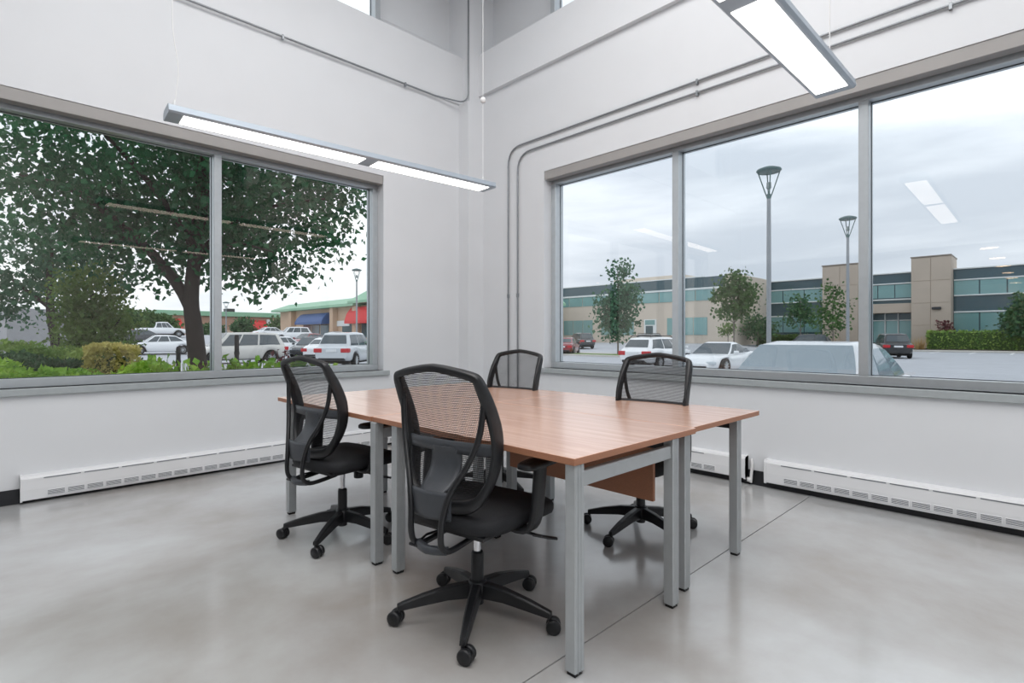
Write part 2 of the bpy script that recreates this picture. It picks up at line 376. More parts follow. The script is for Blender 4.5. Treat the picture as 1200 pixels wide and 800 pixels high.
# ------------------------------------------------------------------ conduits
def conduit(label, path, straps, plane):
    r = thing('conduit', label, 'conduit', path[0], group='steel conduits on the walls')
    o = Vector(path[0])
    MB().tube([Vector(p) - o for p in path], .009, 8).build('pipe', M_STEEL, r)
    for p, along in straps:
        q = Vector(p) - o; mb = MB()
        if plane == 'y':
            mb.box((q.x - .008, q.y - .013, q.z - .028), (q.x + .008, q.y + .013, q.z + .014))
        else:
            mb.box((q.x - .013, q.y - .008, q.z - .028), (q.x + .013, q.y + .008, q.z + .014))
        mb.build('strap', M_STEEL, r)
    return r
def bend(p, c, q, r, k=6):
    p, c, q = Vector(p), Vector(c), Vector(q); a = c + (p - c).normalized() * r; d = c + (q - c).normalized() * r
    return [((1 - t) ** 2) * a + 2 * t * (1 - t) * c + t * t * d for t in [i / k for i in range(k + 1)]]
xc = XR - .016
conduit('upper steel conduit turning down beside the right window', [(xc, -3, 3.25)] + bend((xc, -3, 3.25), (xc, 4.33, 3.25), (xc, 4.33, .1), .2) + [(xc, 4.33, .22)], [((xc, 2.08, 3.25), 0), ((xc, .45, 3.25), 0), ((xc, 4.33, 1.6), 0)], 'x')
conduit('lower steel conduit nearer the right window, turning down to the floor', [(xc, -3, 3.155)] + bend((xc, -3, 3.155), (xc, 4.18, 3.155), (xc, 4.18, .1), .2) + [(xc, 4.18, .22)], [((xc, 2.08, 3.155), 0), ((xc, .45, 3.155), 0), ((xc, 4.18, 1.6), 0)], 'x')
yc = YL - .016 - .02
conduit('steel conduit along the left wall rising in the corner', [(X0, yc - .0, 3.855)] + [(3.6, yc, 3.855)] + bend((3.6, yc, 3.855), (4.0, YL - .13, 3.855), (4.0, YL - .13, 5), .14) + [(4.0, YL - .13, ZC - .01)], [((1.9, yc, 3.855), 0), ((3.2, yc, 3.855), 0)], 'y')

# ------------------------------------------------------------------ pendant lights
def pendant(label, xl, yc, rot, L=2.445, W=.2, z=2.448, cable_x=(.04, 2.38)):
    r = thing('pendant_light', label, 'light', (xl, yc, z), rot, 'linear pendant lights')
    h = .055; prof = [(-W / 2 + .012, 0), (W / 2 - .012, 0), (W / 2, .010), (W / 2 - .006, .045), (W / 2 - .03, h), (-W / 2 + .03, h), (-W / 2 + .006, .045), (-W / 2, .010)]
    MB().prism(prof, 0, L, 'x').build('housing', M_HOUS, r)
    for x in (-.004, L - .004): MB().prism([(p[0] * 1.01, p[1] * 1.02 - .0005) for p in prof], x, x + .008, 'x').build('end_cap', M_HOUS, r)
    for a, c in ((.075, 1.235), (1.335, 2.39)): MB().cbox((a, -.076, -.004), (c, .076, .01), .002).build('diffuser', M_PANEL, r)
    for k, x in enumerate(cable_x):
        wob = .02 if k == 0 else 0
        c = MB().tube(spline([(x, 0, h - .004), (x + wob * .4, 0, h + .1), (x + wob, 0, h + .25), (x - wob * .3, 0, h + .45), (x - wob * .6, 0, h + .62), (x - wob * .6, 0, h + 1.2), (x, 0, ZC - z)], 4), .003, 6).build('cable', M_CABLE, r)
        MB().lathe([(.004, h - .002), (.014, h), (.006, h + .05), (.004, h + .055)], (x, 0, 0), 'z', 8).build('cable_clamp', M_CABLE, c)
        if k == 1: MB().lathe([(.003, .755), (.022, .765), (.026, .785), (.022, .805), (.003, .815)], (x, 0, 0), 'z', 10).build('cable_gripper', M_CABLE, c)
    return r
pendant('long pendant light with two glowing panels near the left window', .756, 3.712, math.radians(-3.6))
pendant('pendant light cut by the top of the picture near the right window', .81, .862, math.radians(-.6), cable_x=(.04, 2.36))
for i in range(6):
    r = thing('downlight', ('nearest', 'second', 'third', 'fourth', 'fifth', 'farthest')[i] + ' round recessed downlight of the row behind the camera', 'light', (-3.9 - i * 1.75, .83, 2.72), 0, 'downlights of the lower office bay')
    MB().lathe([(.13, -.012), (.15, -.012), (.15, 0), (.13, 0)], (0, 0, 0), 'z', 20, loop=True).build('rim', M_HOUS, r)
    MB().lathe([(.001, -.008), (.13, -.008), (.13, -.002), (.001, -.002)], (0, 0, 0), 'z', 20).build('lens', mat('downlight_lens', (255, 226, 190), .4, emit=DOWNLIGHT_EMIT), r)

# ------------------------------------------------------------------ desks
DZ, DT = .735, .025
def desk(label, x0, x1, y0, y1, legs, rails, beam, panel=None):
    o = Vector((x0, y0, 0)); r = thing('desk', label, 'desk', o, 0, 'beech desks pushed together')
    b = MB().cbox((0, 0, DZ - DT), (x1 - x0, y1 - y0, DZ), .0015)
    for i in range(len(b.f)):
        zs = [b.v[k][2] for k in b.f[i]]
        if min(zs) < DZ - .004: b.m[i] = 1
    b.build('tabletop', [M_WOOD, M_EDGE], r)
    for (lx, ly) in legs:
        lx -= o.x; ly -= o.y
        lg = MB().cbox((lx, ly, .012), (lx + .05, ly + .045, DZ - DT), .003)
        for gx in (lx + .016, lx + .032): lg.box((gx - .001, ly - .0012, .012), (gx + .001, ly + .046, DZ - DT))      # ribs of the extrusion
        lg = lg.build('leg', M_LEG, r)
        MB().box((lx + .006, ly + .005, 0), (lx + .044, ly + .04, .013)).build('foot', M_FOOT, lg)
    for (ax, ay, bx, by, z0, z1) in rails: MB().cbox((ax - o.x, ay - o.y, z0), (bx - o.x, by - o.y, z1), .003).build('rail', M_LEG, r)
    for (ax, ay, bx, by, z0, z1) in beam: MB().cbox((ax - o.x, ay - o.y, z0), (bx - o.x, by - o.y, z1), .003).build('support_beam', M_DARKSTEEL, r)
    if panel:
        ax, ay, bx, by, z0, z1 = panel
        b = MB().cbox((ax - o.x, ay - o.y, z0), (bx - o.x, by - o.y, z1), .001); b.m = [0] * len(b.f)
        b.build('modesty_panel', M_EDGE, r)
    return r
XA, XM, XB = 1.373, 2.2205, 2.98
YA, YM, YB = 1.108, 2.4048, 3.614
def deskset(xl, xr, ya, yb):
    lg = [(xl, ya), (xr - .05, ya), (xl, yb - .045), (xr - .05, yb - .045)]
    rl = [(xl + .05, ya + .008, xr - .05, ya + .037, .628, .68), (xl + .05, yb - .037, xr - .05, yb - .008, .628, .68)]
    bm = [(xr - .04, ya + .045, xr - .01, yb - .045, .655, .71)]
    return lg, rl, bm
a_ = deskset(1.386, 2.081, 1.115, 2.246)
desk('beech desk nearest the camera with the nearest chair at it', XA, XM - .003, YA, YM - .003, *a_, panel=(2.10, 1.25, 2.118, 2.16, .405, .70))
a_ = deskset(1.362, 2.081, 2.358, 3.464)
desk('beech desk at the far left corner towards the left window', XA - .006, XM - .003, YM + .003, YB, *a_, panel=(2.10, 2.48, 2.118, 3.35, .405, .70))
a_ = deskset(2.205, 2.81, 1.152, 2.30); a_ = (a_[0], a_[1][1:], a_[2])
desk('beech desk at the right front corner, slightly set back from its neighbour', XM + .003, XB, YA + .018, YM - .003, *a_)
a_ = deskset(2.205, 2.81, 2.44, 3.50)
desk('beech desk farthest back, nearest the room corner', XM + .003, XB, YM + .003, YB, *a_)

# ------------------------------------------------------------------ office chairs
BZ = [.50, .54, .60, .68, .76, .85, .93, 1.03]; BX = [-.205, -.19, -.165, -.145, -.147, -.177, -.217, -.266]
WZ = [.505, .52, .55, .61, .69, .78, .87, .945, .980, .992, 1.003, 1.015, 1.02]; WY = [.06, .13, .168, .196, .210, .216, .213, .206, .200, .186, .142, .07, .03]
def bx(z): return interp(z, BZ, BX)
def office_chair(label):
    r = thing('office_chair', label, 'chair', group='black mesh office chairs')
    # five-star base with twin-wheel casters
    bs = MB(); bs.lathe([(.03, .075), (.042, .08), (.042, .135), (.034, .15), (.028, .15)], n=16)
    for k in range(5):
        a = math.radians(66 + 72 * k); c, s = math.cos(a), math.sin(a); pr = []
        for (rr, zt, hh, ww) in ((.025, .145, .06, .046), (.12, .135, .05, .042), (.22, .112, .04, .036), (.30, .088, .028, .028), (.318, .082, .022, .024)):
            p = [(rr, -ww / 2, zt - hh), (rr, ww / 2, zt - hh), (rr, ww / 2 * .9, zt - .006), (rr, ww / 2 * .55, zt), (rr, -ww / 2 * .55, zt), (rr, -ww / 2 * .9, zt - .006)]
            pr.append([(x * c - y * s, x * s + y * c, z) for x, y, z in p])
        bs.loft(pr, sm=False)
    bs.build('base', M_BLACK, r)
    c0 = None
    for k in range(5):
        a = math.radians(66 + 72 * k); sw = math.radians((40, -30, 75, 20, -65)[k])
        loc = (.312 * math.cos(a), .312 * math.sin(a), 0)
        if c0 is None:
            cb = MB()
            for sy in (-1, 1): cb.lathe([(.001, .004 * sy), (.024, .004 * sy), (.0285, .008 * sy), (.0285, .022 * sy), (.024, .026 * sy), (.001, .027 * sy)], (.014, 0, .0285), 'y', 16)
            cb.lathe([(.001, -.004), (.02, -.004), (.02, .004), (.001, .004)], (.014, 0, .03), 'y', 12).tube([(0, 0, .04), (0, 0, .082)], .008, 8)
            c0 = cb.build('caster', M_BLACK, r, loc, a + sw)
        else: share(c0, r, loc, a + sw)
    MB().lathe([(.026, .055), (.026, .255), (.022, .265), (.015, .265)], n=16).build('column_sleeve', M_BLACK, r)
    MB().lathe([(.0145, .26), (.0145, .37)], n=14).build('gas_lift', M_CHROME, r)
    # under-seat mechanism with lever and tension knob
    mc = MB().cbox((-.13, -.085, .365), (.13, .085, .412), .012); mc.box((-.2, -.19, .402), (.2, .19, .415))
    mc = mc.build('mechanism', M_BLACK, r)
    MB().tube(spline([(.02, -.08, .385), (.02, -.2, .383), (.04, -.285, .372)]), .006, 6).sweep([(.03, -.25, .375), (.06, -.30, .366), (.085, -.325, .360)], [(.008, .022)] * 3, (0, 0, 1)).build('lever', M_BLACK, mc)
    MB().tube([(-.12, .05, .385), (-.2, .09, .372), (-.255, .075, .366)], .005, 6).cbox((-.29, .05, .358), (-.235, .095, .369), .003).build('tilt_lever', M_BLACK, mc)
    MB().lathe([(.001, .305), (.026, .305), (.028, .312), (.028, .35), (.012, .356), (.012, .37)], (.11, 0, 0), 'z', 14).build('tension_knob', M_BLACK, mc)
    # seat: waterfall cushion
    st = MB(); rings = []
    for (ins, z) in ((.03, .41), (.006, .418), (0, .435), (0, .455), (.008, .47), (.03, .481), (.08, .487), (.2, .487)):
        ring = []
        for k in range(36):
            t = 2 * PI * k / 36; ct, s_t = math.cos(t), math.sin(t); n = .42
            ex, ey = (abs(ct) ** n) * math.copysign(1, ct), (abs(s_t) ** n) * math.copysign(1, s_t)
            x = .025 + ex * (.245 - ins); y = ey * (.25 - ins) * (1 - .05 * (ex < 0))
            zz = z - .035 * max(0, (x - .14) / .13) ** 2 - (0 if z < .46 else .008 * math.cos(min(1, abs(x - .02) / .25) * PI / 2) * math.cos(min(1, abs(y) / .25) * PI / 2))
            ring.append((x, y, zz))
        rings.append(ring)
    st.loft(rings); st.build('seat', M_FAB, r)
    # armrests
    for s in (1, -1):
        ar = MB().sweep(spline([(.0, s * .17, .405), (.0, s * .24, .402), (.008, s * .272, .43), (.015, s * .282, .50), (.022, s * .285, .58), (.03, s * .285, .648)], 3), [(.07, .024)] * 16, (1, 0, 0)).build('armrest', M_BLACK, r)
        pd = []
        for (ins, z) in ((.012, .645), (0, .65), (0, .664), (.008, .671), (.03, .673)):
            pd.append([(.035 + (abs(math.cos(t)) ** .5) * math.copysign(1, math.cos(t)) * (.122 - ins), s * .282 + (abs(math.sin(t)) ** .6) * math.copysign(1, math.sin(t)) * (.043 - ins), z) for t in [2 * PI * k / 24 for k in range(24)]])
        MB().loft(pd).build('arm_pad', M_BLACK, ar)
    # back frame: one continuous curved hoop
    half = list(zip(WY, WZ)); path = []; dims = []
    pts = [(0, .502)] + half + [(0, 1.022)]
    full = [(y, z) for y, z in pts] + [(-y, z) for y, z in reversed(pts[1:-1])]
    n = len(full); sp = []
    for i in range(n):
        p0, p1, p2, p3 = [Vector((bx(full[(i + q) % n][1]), full[(i + q) % n][0], full[(i + q) % n][1])) for q in (-1, 0, 1, 2)]
        for j in range(3):
            t = j / 3; sp.append(.5 * ((2 * p1) + (p2 - p0) * t + (2 * p0 - 5 * p1 + 4 * p2 - p3) * t * t + (3 * p1 - p0 - 3 * p2 + p3) * t ** 3))
    for p in sp:
        z = p.z; dims.append((interp(z, [.51, .56, .65, .8, .9, .98, 1.02], [.03, .042, .058, .062, .05, .034, .03]), interp(z, [.51, .55, .62, .8, .88, .96, .995, 1.02], [.05, .034, .02, .017, .026, .034, .028, .026])))
    MB().sweep(sp, dims, (1, 0, .25), loop=True).build('back_frame', M_BLACK, r)
    # mesh: woven strands
    ms = MB()
    def ymax(z): return max(0, interp(z, WZ, WY) - .006)
    def mx(y, z):
        W = max(.05, interp(z, WZ, WY)); return bx(z) - .004 - .028 * max(0, 1 - (y / W) ** 2)
    z = .56
    while z < 1.012:
        W = ymax(z); row = []; K = 10
        for k in range(K + 1):
            y = -W + 2 * W * k / K; row.append((mx(y, z), y, z - .0012)); row.append((mx(y, z), y, z + .0012))
        ms.add(row, [(2 * k, 2 * k + 2, 2 * k + 3, 2 * k + 1) for k in range(K)])
        z += .0068
    y = -.228
    while y < .229:
        zs = [q for q in np.linspace(.55, 1.018, 22) if ymax(q) >= abs(y)]
        if len(zs) > 2:
            row = []
            for q in zs: row.append((mx(y, q) - .0004, y - .0006, q)); row.append((mx(y, q) - .0004, y + .0006, q))
            ms.add(row, [(2 * k, 2 * k + 2, 2 * k + 3, 2 * k + 1) for k in range(len(zs) - 1)])
        y += .0060
    tag(ms.build('mesh_back', M_MESH, r), kind='stuff')
    # lumbar band and grey lumbar paddle
    lb = MB(); rows = []
    for y in np.linspace(-.206, .206, 13):
        xx = [mx(y, q) - .012 for q in (.70, .747)]
        rows.append([(xx[0], y, .70), (xx[0] - .006, y, .702), (xx[1] - .006, y, .745), (xx[1], y, .747)])
    lb.loft(rows); lb = lb.build('lumbar_band', M_GREYPL, r)
    lp = MB(); cp = spline([(-.196, 0, .722), (-.190, 0, .685), (-.198, 0, .64), (-.224, 0, .603), (-.258, 0, .578), (-.276, 0, .566)], 3)
    rows = []
    for i, p in enumerate(cp):
        wv = interp(i / (len(cp) - 1), [0, .15, .6, 1], [.066, .076, .074, .058])
        rows.append([(p.x - .010 + .014 * abs(k / 4) ** 2, k / 4 * wv, p.z) for k in range(-4, 5)])
    lp.loft([rw + [(x + .006, y, z + .002) for x, y, z in reversed(rw)] for rw in rows]); lp.build('lumbar_paddle', M_GREYPL, lb)
    # twin tubes that carry the back, joined by a plate
    for s in (1, -1):
        MB().tube(spline([(-.212, s * .204, .925), (-.215, s * .2, .86), (-.222, s * .186, .77), (-.243, s * .150, .675), (-.272, s * .105, .59), (-.29, s * .08, .50), (-.296, s * .074, .42), (-.280, s * .072, .376), (-.23, s * .07, .358), (-.09, s * .07, .372)], 4), .0115, 8).build('support_tube', M_BLACK, r)
    MB().sweep([(-.270, -.098, .5), (-.292, 0, .5), (-.270, .098, .5)], [(.012, .10)] * 3, (1, 0, 0)).build('bracket_plate', M_GREYPL, r).location.z = .028
    MB().sweep(spline([(-.262, -.075, .366), (-.285, 0, .362), (-.262, .075, .366)], 3), [(.03, .026)] * 7, (1, 0, 0)).build('bridge', M_GREYPL, r)
    return r
near = office_chair('black mesh office chair nearest the camera, seen from behind')
near.location = (1.42, 1.65, 0); near.rotation_euler.z = math.radians(10)
def place_chair(label, x, y, a, base=0):
    c = copy_tree(near); c.location = (x, y, 0); c.rotation_euler.z = math.radians(a); c['label'] = label
    return c
place_chair('black mesh office chair at the left, under the left window view', 1.45, 2.87, 8)
place_chair('black mesh office chair across the table in front of the wide window', 2.72, 1.70, 188)
place_chair('farthest black mesh office chair, near the room corner and conduits', 2.72, 2.90, 190)

# ================================================================== outdoors
ZG = -.40
M_ASPH = mat('asphalt', (182, 184, 189), .85, noise=.06, nscale=1.2, bump=.1)
M_CURB = mat('concrete_curb', (198, 194, 188), .8, noise=.05)
M_LINE = mat('parking_paint', (238, 238, 236), .7, noise=.05)
M_GRASS = mat('lawn', (88, 122, 52), .9, noise=.25, nscale=3, col2=(126, 150, 74))
M_SOIL = mat('bed_soil', (70, 62, 50), .9, noise=.2)
M_BARK = mat('tree_bark', (56, 47, 45), .85, noise=.3, nscale=14, bump=.6, stretch=(3, 3, .6))
M_YBARK = mat('young_bark', (120, 112, 104), .85, noise=.2, nscale=14)
def leafm(n, c1, c2, tr=.3): return mat(n, c1, .55, spec=.35, noise=.1, nscale=1.3, col2=c2, trans=tr)
M_LEAF = leafm('linden_leaf', (20, 72, 46), (56, 124, 76), .4)
M_LEAF2 = leafm('olive_leaf', (70, 104, 50), (124, 150, 80), .4)
M_LEAF3 = leafm('young_leaf', (46, 88, 66), (88, 130, 98))
M_LEAF4 = leafm('maple_leaf', (50, 84, 44), (92, 124, 66))
M_HEDGE = leafm('hedge_leaf', (92, 138, 60), (172, 194, 104))
M_HEDGEY = leafm('golden_hedge_leaf', (176, 168, 86), (240, 226, 150))
M_COVER = leafm('ground_cover_leaf', (110, 168, 44), (204, 228, 100))
M_DKHEDGE = leafm('dark_hedge_leaf', (40, 80, 56), (88, 126, 76))
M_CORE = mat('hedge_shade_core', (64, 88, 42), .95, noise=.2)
M_TAN = mat('dry_grass', (190, 160, 104), .8, noise=.2)
M_RED = mat('red_leaf', (96, 44, 48), .7, noise=.25, nscale=9)

# ground: parking lot flat near the room, rising towards the buildings far off
def slope_n(y): return max(0.0, min(1.0, (y - 44) / 40)) * 1.75
def slope_e(x, y):
    return max(0.0, min(1, (x - 40) / 25)) * .66 * max(0.0, min(1, (y - 22) / 8))
def gz(x, y): return ZG + max(slope_n(y) * max(0, min(1, (52 - x) / 12)), slope_e(x, y))
g = MB(); xs = list(np.linspace(-60, 140, 51)); ys = list(np.linspace(-120, 200, 65)); vs = [(x, y, gz(x, y)) for y in ys for x in xs]
nx = len(xs); fs = []
for j in range(len(ys) - 1):
    for i in range(nx - 1):
        if xs[i] < XR + 1.5 and xs[i + 1] > -15 and ys[j] < YL + 1.5 and ys[j + 1] > Y0 - 1.5: continue
        fs.append((j * nx + i, j * nx + i + 1, (j + 1) * nx + i + 1, (j + 1) * nx + i))
g.add(vs, fs); g.box((-16, Y0 - 6, ZG - .3), (XR + 6, YL + 6, ZG - .01))
tag(g.build('parking_lot_ground', M_ASPH), 'grey asphalt parking lot outside the windows', 'ground', kind='structure')
def strip(name, mt, x0, x1, y0, y1, z0, z1, label, cat):
    b = MB().cbox((x0, y0, z0), (x1, y1, z1), .02); return tag(b.build(name, mt), label, cat, kind='structure')
strip('trim_2', M_CURB, 67.6, 70.0, -60, 22, ZG, ZG + .15, 'concrete curb before the far hedge', 'curb')
strip('trim_3', M_SOIL, 70.0, 80, -60, 28, ZG, ZG + .22, 'planting bed in front of the office building', 'bed')
strip('trim_4', M_GRASS, 34, 35.8, 20, 70, ZG - .1, ZG + .14, 'grass strip beyond the white wagon', 'lawn')
strip('trim_5', M_CURB, 33.4, 34, 19.5, 70, ZG - .1, ZG + .12, 'pale curb edging the grass strip', 'curb')
strip('trim_6', M_CURB, 36.5, 39.5, 20, 70, ZG - .1, ZG + .1, 'pale sidewalk beyond the grass strip', 'sidewalk')
strip('trim_7', M_SOIL, -14, 4.4, YL + TH, 12.5, ZG - .1, ZG + .06, 'planting bed below the left window', 'bed')
strip('trim_8', M_CURB, -14, 4.6, 12.5, 12.8, ZG - .1, ZG + .1, 'curb of the left planting bed', 'curb')
for i, y in enumerate((13.5, 10.8, 8.1, 5.4, 2.7, 0, -2.7)):
    b = MB().box((62, y - .09, ZG + .004), (67.5, y + .09, ZG + .012))
    tag(b.build('parking_line', M_LINE), 'white parking bay line before the far curb, ' + ('beside the dark grey SUV', 'left of the black SUV', 'behind the black SUV', 'right of the black SUV', 'under the left part of the long hedge', 'under the middle of the long hedge', 'at the right edge of the picture')[i], 'line', 'far parking bay lines')

# ------------------------------------------------------------------ office building across the lot
M_BEIGE = mat('precast_concrete', (206, 194, 180), .8, noise=.03, nscale=.6)
M_TOWER = mat('tower_precast', (188, 174, 160), .8, noise=.04, nscale=.6)
M_SPAN = mat('dark_spandrel_glass', (66, 90, 98), .12, spec=.6, noise=.05, nscale=.4)
M_BGL = mat('tinted_facade_glass', (124, 166, 166), .06, spec=.8, noise=.12, nscale=.25)
M_BAND = mat('white_metal_band', (226, 230, 230), .4, noise=.02)
M_PANE = M_BGL
bd = thing('office_building', 'long two-storey beige and teal glass office building across the parking lot', 'building', (77, 10, 0))
def part(name, m, lo, hi, parent=bd, c=.03):
    o = Vector((77, 10, 0)); return MB().cbox(Vector(lo) - o, Vector(hi) - o, c).build(name, m, parent)
# centre and right wings, facade x = 77
wing = part('wing', M_SPAN, (77.1, -40, ZG), (95, 28.5, 8.62))
part('roof_coping', M_BAND, (76.9, -40, 8.6), (95.2, 28.5, 8.75), wing)
pane_proto = {}
def pane(parent, x, y0, y1, z0, z1, m=M_PANE):
    k = (round(y1 - y0, 3), round(z1 - z0, 3), m.name)
    if k not in pane_proto:
        pane_proto[k] = MB().box((0, 0, 0), (.06, y1 - y0, z1 - z0)).build('window_pane', m, parent, (x - 77, y0 - 10, z0))
    else: share(pane_proto[k], parent, (x - 77, y0 - 10, z0))
for z0, z1 in ((7.35, 7.5), (5.62, 5.77), (3.78, 3.95)):
    for ya, yb in ((-40, 8.0), (20.7, 28.5)): part('band', M_BAND, (76.9, ya, z0), (77.15, yb, z1))
part('band', M_BAND, (76.9, 11.7, 7.35), (77.15, 16.8, 7.5))
for z0, z1 in ((5.77, 7.35), (1.7, 3.78)):
    y = 5.9
    while y > -39: pane(bd, 77.02, y, y + 2.1, z0, z1); y -= 2.22
    y = 20.8
    while y < 26.5: pane(bd, 77.02, y, y + 2.5, z0, z1); y += 2.62
# entrance bay between the towers
part('entrance_canopy', M_TOWER, (75.6, 11.6, 3.9), (77.2, 16.9, 5.0)); part('band', M_BAND, (76.9, 11.6, 5.45), (77.15, 16.9, 5.62))
for y in (11.8, 13.5, 15.2): pane(bd, 77.02, y, y + 1.6, 5.75, 7.3)
for y in (11.8, 13.1, 14.4, 15.7):
    pane(bd, 77.0, y + .06, y + 1.2, .4, 3.0); part('entrance_post', M_BAND, (76.85, y - .06, .1), (77.1, y + .06, 3.9))
part('band', M_BAND, (76.85, 11.6, 3.0), (77.1, 16.9, 3.12))
# two precast towers with joints between their panels
for (y0, y1, zt, nm) in ((16.8, 20.7, 10.05, 'tower'), (8.05, 11.6, 10.15, 'tower')):
    tw = part(nm, M_TOWER, (75.2, y0, ZG), (80, y1, zt), bd, .05)
    zs = [ZG, 2.4, 4.9, 7.4, zt - .12]
    for i in range(4):
        for (ya, yb) in ((y0 + .03, (y0 + y1) / 2 - .02), ((y0 + y1) / 2 + .02, y1 - .03)):
            part('panel', M_TOWER, (75.14, ya, zs[i] + .02), (75.22, yb, zs[i + 1] - .02), tw, .015)
    part('coping', mat('coping_metal', (140, 132, 124), .5, noise=.03), (75.05, y0 - .06, zt - .1), (80, y1 + .06, zt + .04), tw)
part('wall_lamp', M_DARKSTEEL, (74.9, 8.9, 4.15), (75.2, 9.7, 4.42))
# left wing projecting forward, facade x = 65
lw = part('left_wing', M_BEIGE, (65.1, 28.5, ZG), (90, 110, 7.3))
part('parapet', M_SPAN, (65.0, 31.5, 7.35), (90, 110, 8.75), lw); part('band', M_BAND, (64.9, 28.5, 7.15), (65.3, 110, 7.4), lw)
part('roof_coping', M_BAND, (64.95, 31.5, 8.72), (90, 110, 8.86), lw)
part('corner_pier', M_BEIGE, (64.9, 27.6, ZG), (77, 28.6, 8.9), lw); part('corner_parapet', M_SPAN, (65.02, 28.6, 7.4), (90, 31.5, 8.72), lw)
part('roof_penthouse', M_BEIGE, (72, 38, 8.8), (86, 50, 10.2), lw)
part('roof_unit', mat('roof_unit_metal', (210, 214, 214), .5, noise=.04), (66.2, 43.2, 8.0), (64.8, 44.6, 8.6), lw)
y = 30.0
while y < 108: pane(bd, 65.03, y, y + 2.5, 5.75, 7.15); y += 2.62
y = 31.0; k = 0
while y < 106:
    if k % 5 == 1:
        part('door_frame', M_BAND, (64.98, y, ZG), (65.14, y + 1.9, 3.5)); pane(bd, 64.94, y + .5, y + 1.6, .35, 2.6, M_SPAN); pane(bd, 64.94, y + .2, y + 1.7, 2.75, 3.4); y += 3.6
    else:
        for q in range(3): pane(bd, 65.03, y + q * 1.9, y + q * 1.9 + 1.79, 1.35, 3.6)
        y += 7.2
    k += 1

# ------------------------------------------------------------------ strip mall to the north
M_BRICK = mat('mall_brick', (186, 148, 128), .8, noise=.06, nscale=1)
M_STUC = mat('mall_stucco', (202, 172, 146), .8, noise=.04)
M_GREEN = mat('green_metal_roof', (142, 188, 156), .5, noise=.05)
M_AWR = mat('red_awning', (216, 62, 62), .7, noise=.06); M_AWB = mat('blue_awning', (74, 100, 150), .7, noise=.06)
M_SHOP = mat('shop_glass', (88, 104, 110), .1, spec=.7, noise=.15, nscale=.6)
ml = thing('strip_mall', 'strip mall with green roof and red and blue awnings beyond the parked cars', 'building', (36, 60, 1.2))
def mpart(name, m, lo, hi, parent=ml, c=.04):
    o = Vector((36, 60, 1.2)); return MB().cbox(Vector(lo) - o, Vector(hi) - o, c).build(name, m, parent)
def awning(m, y0, y1, z0, z1, x=36.0, dep=1.4):
    o = Vector((36, 60, 1.2))
    b = MB().prism([(x - o.x, z0 - o.z), (x - dep - o.x, z0 - o.z), (x - dep - o.x, z0 + .35 - o.z), (x - dep * .75 - o.x, z0 + (z1 - z0) * .6 - o.z), (x - dep * .3 - o.x, z1 - .1 - o.z), (x - o.x, z1 - o.z)], y0 - o.y, y1 - o.y, 'y'); return b.build('awning', m, ml)
mpart('wall', M_STUC, (36, 52, .4), (60, 94, 5.4))
def roof(y0, y1, z0, z1, x0=34.8, over=2.2):
    o = Vector((36, 60, 1.2)); a = [(x0, y0, z0), (x0, y1, z0), (60, y1, z0), (60, y0, z0)]; t = [(x0 + over, y0 + over, z1), (x0 + over, y1 - over, z1), (60, y1 - over, z1), (60, y0 + over, z1)]
    b = MB().loft([[Vector(p) - o for p in a], [Vector((p[0], p[1], z0 + .35)) - o for p in a], [Vector(p) - o for p in t]], sm=False); return b.build('roof', M_GREEN, ml)
roof(66, 95, 5.3, 6.6); roof(50, 67.5, 5.6, 7.6)
for y in (73.2, 88, 66.5): mpart('pillar', M_STUC, (35.2, y - .5, .6), (36.2, y + .5, 5.3))
awning(M_AWB, 75, 84.5, 3.0, 4.7); awning(M_AWR, 62, 68, 2.9, 5.2); awning(M_AWB, 54, 60, 2.9, 5.0)
mpart('shop_sign', M_BAND, (35.85, 69.0, 2.6), (36.05, 73, 3.4))
for y in (75.5, 78.6, 81.7, 68.5, 63, 55.5): mpart('shop_window', M_SHOP, (35.9, y, 1.0), (36.02, y + 2.7, 2.9))
m2 = thing('brick_store', 'low brick store with green roof edge and small red awnings far left', 'building', (34, 112, 1.3))
def m2p(name, m, lo, hi): o = Vector((34, 112, 1.3)); return MB().cbox(Vector(lo) - o, Vector(hi) - o, .05).build(name, m, m2)
m2p('wall', M_BRICK, (21.5, 112, .5), (52, 130, 5.0)); m2p('roof', M_GREEN, (21, 111.4, 5.0), (52.5, 131, 5.9)); m2p('stone_band', mat('pale_stone', (214, 190, 172), .8, noise=.05), (21.45, 111.85, 1.2), (52, 112, 2.4))
for x0, x1 in ((36.4, 39.8), (23.2, 25.0)):
    o = Vector((34, 112, 1.3)); MB().prism([(112 - o.y, 2.6 - o.z), (110.4 - o.y, 2.6 - o.z), (110.8 - o.y, 3.6 - o.z), (112 - o.y, 4.4 - o.z)], x0 - o.x, x1 - o.x, 'x').build('awning', M_AWR, m2)
m2p('shop_window', M_SHOP, (36.5, 111.9, 1.0), (39.6, 112.05, 2.5)); m2p('roof_unit', M_DARKSTEEL, (33, 113, 5.9), (34.5, 115, 6.6)); m2p('downspout', M_BAND, (40.1, 111.7, 1.0), (40.9, 112, 4.6))
# pale low wall at the far left behind the trees
b = MB(); p = at(8, 15.5); q = at(84, 17.5)
b.prism([(p.x, p.y), (q.x, q.y), (q.x - .3, q.y + 2.5), (p.x - .3, p.y + 2.5)], ZG, zat(362, 16.5), 'z')
gw = tag(b.build('garden_wall', mat('pale_render', (164, 164, 166), .8, noise=.05)), 'pale grey rendered wall seen behind the trees at far left', 'wall')

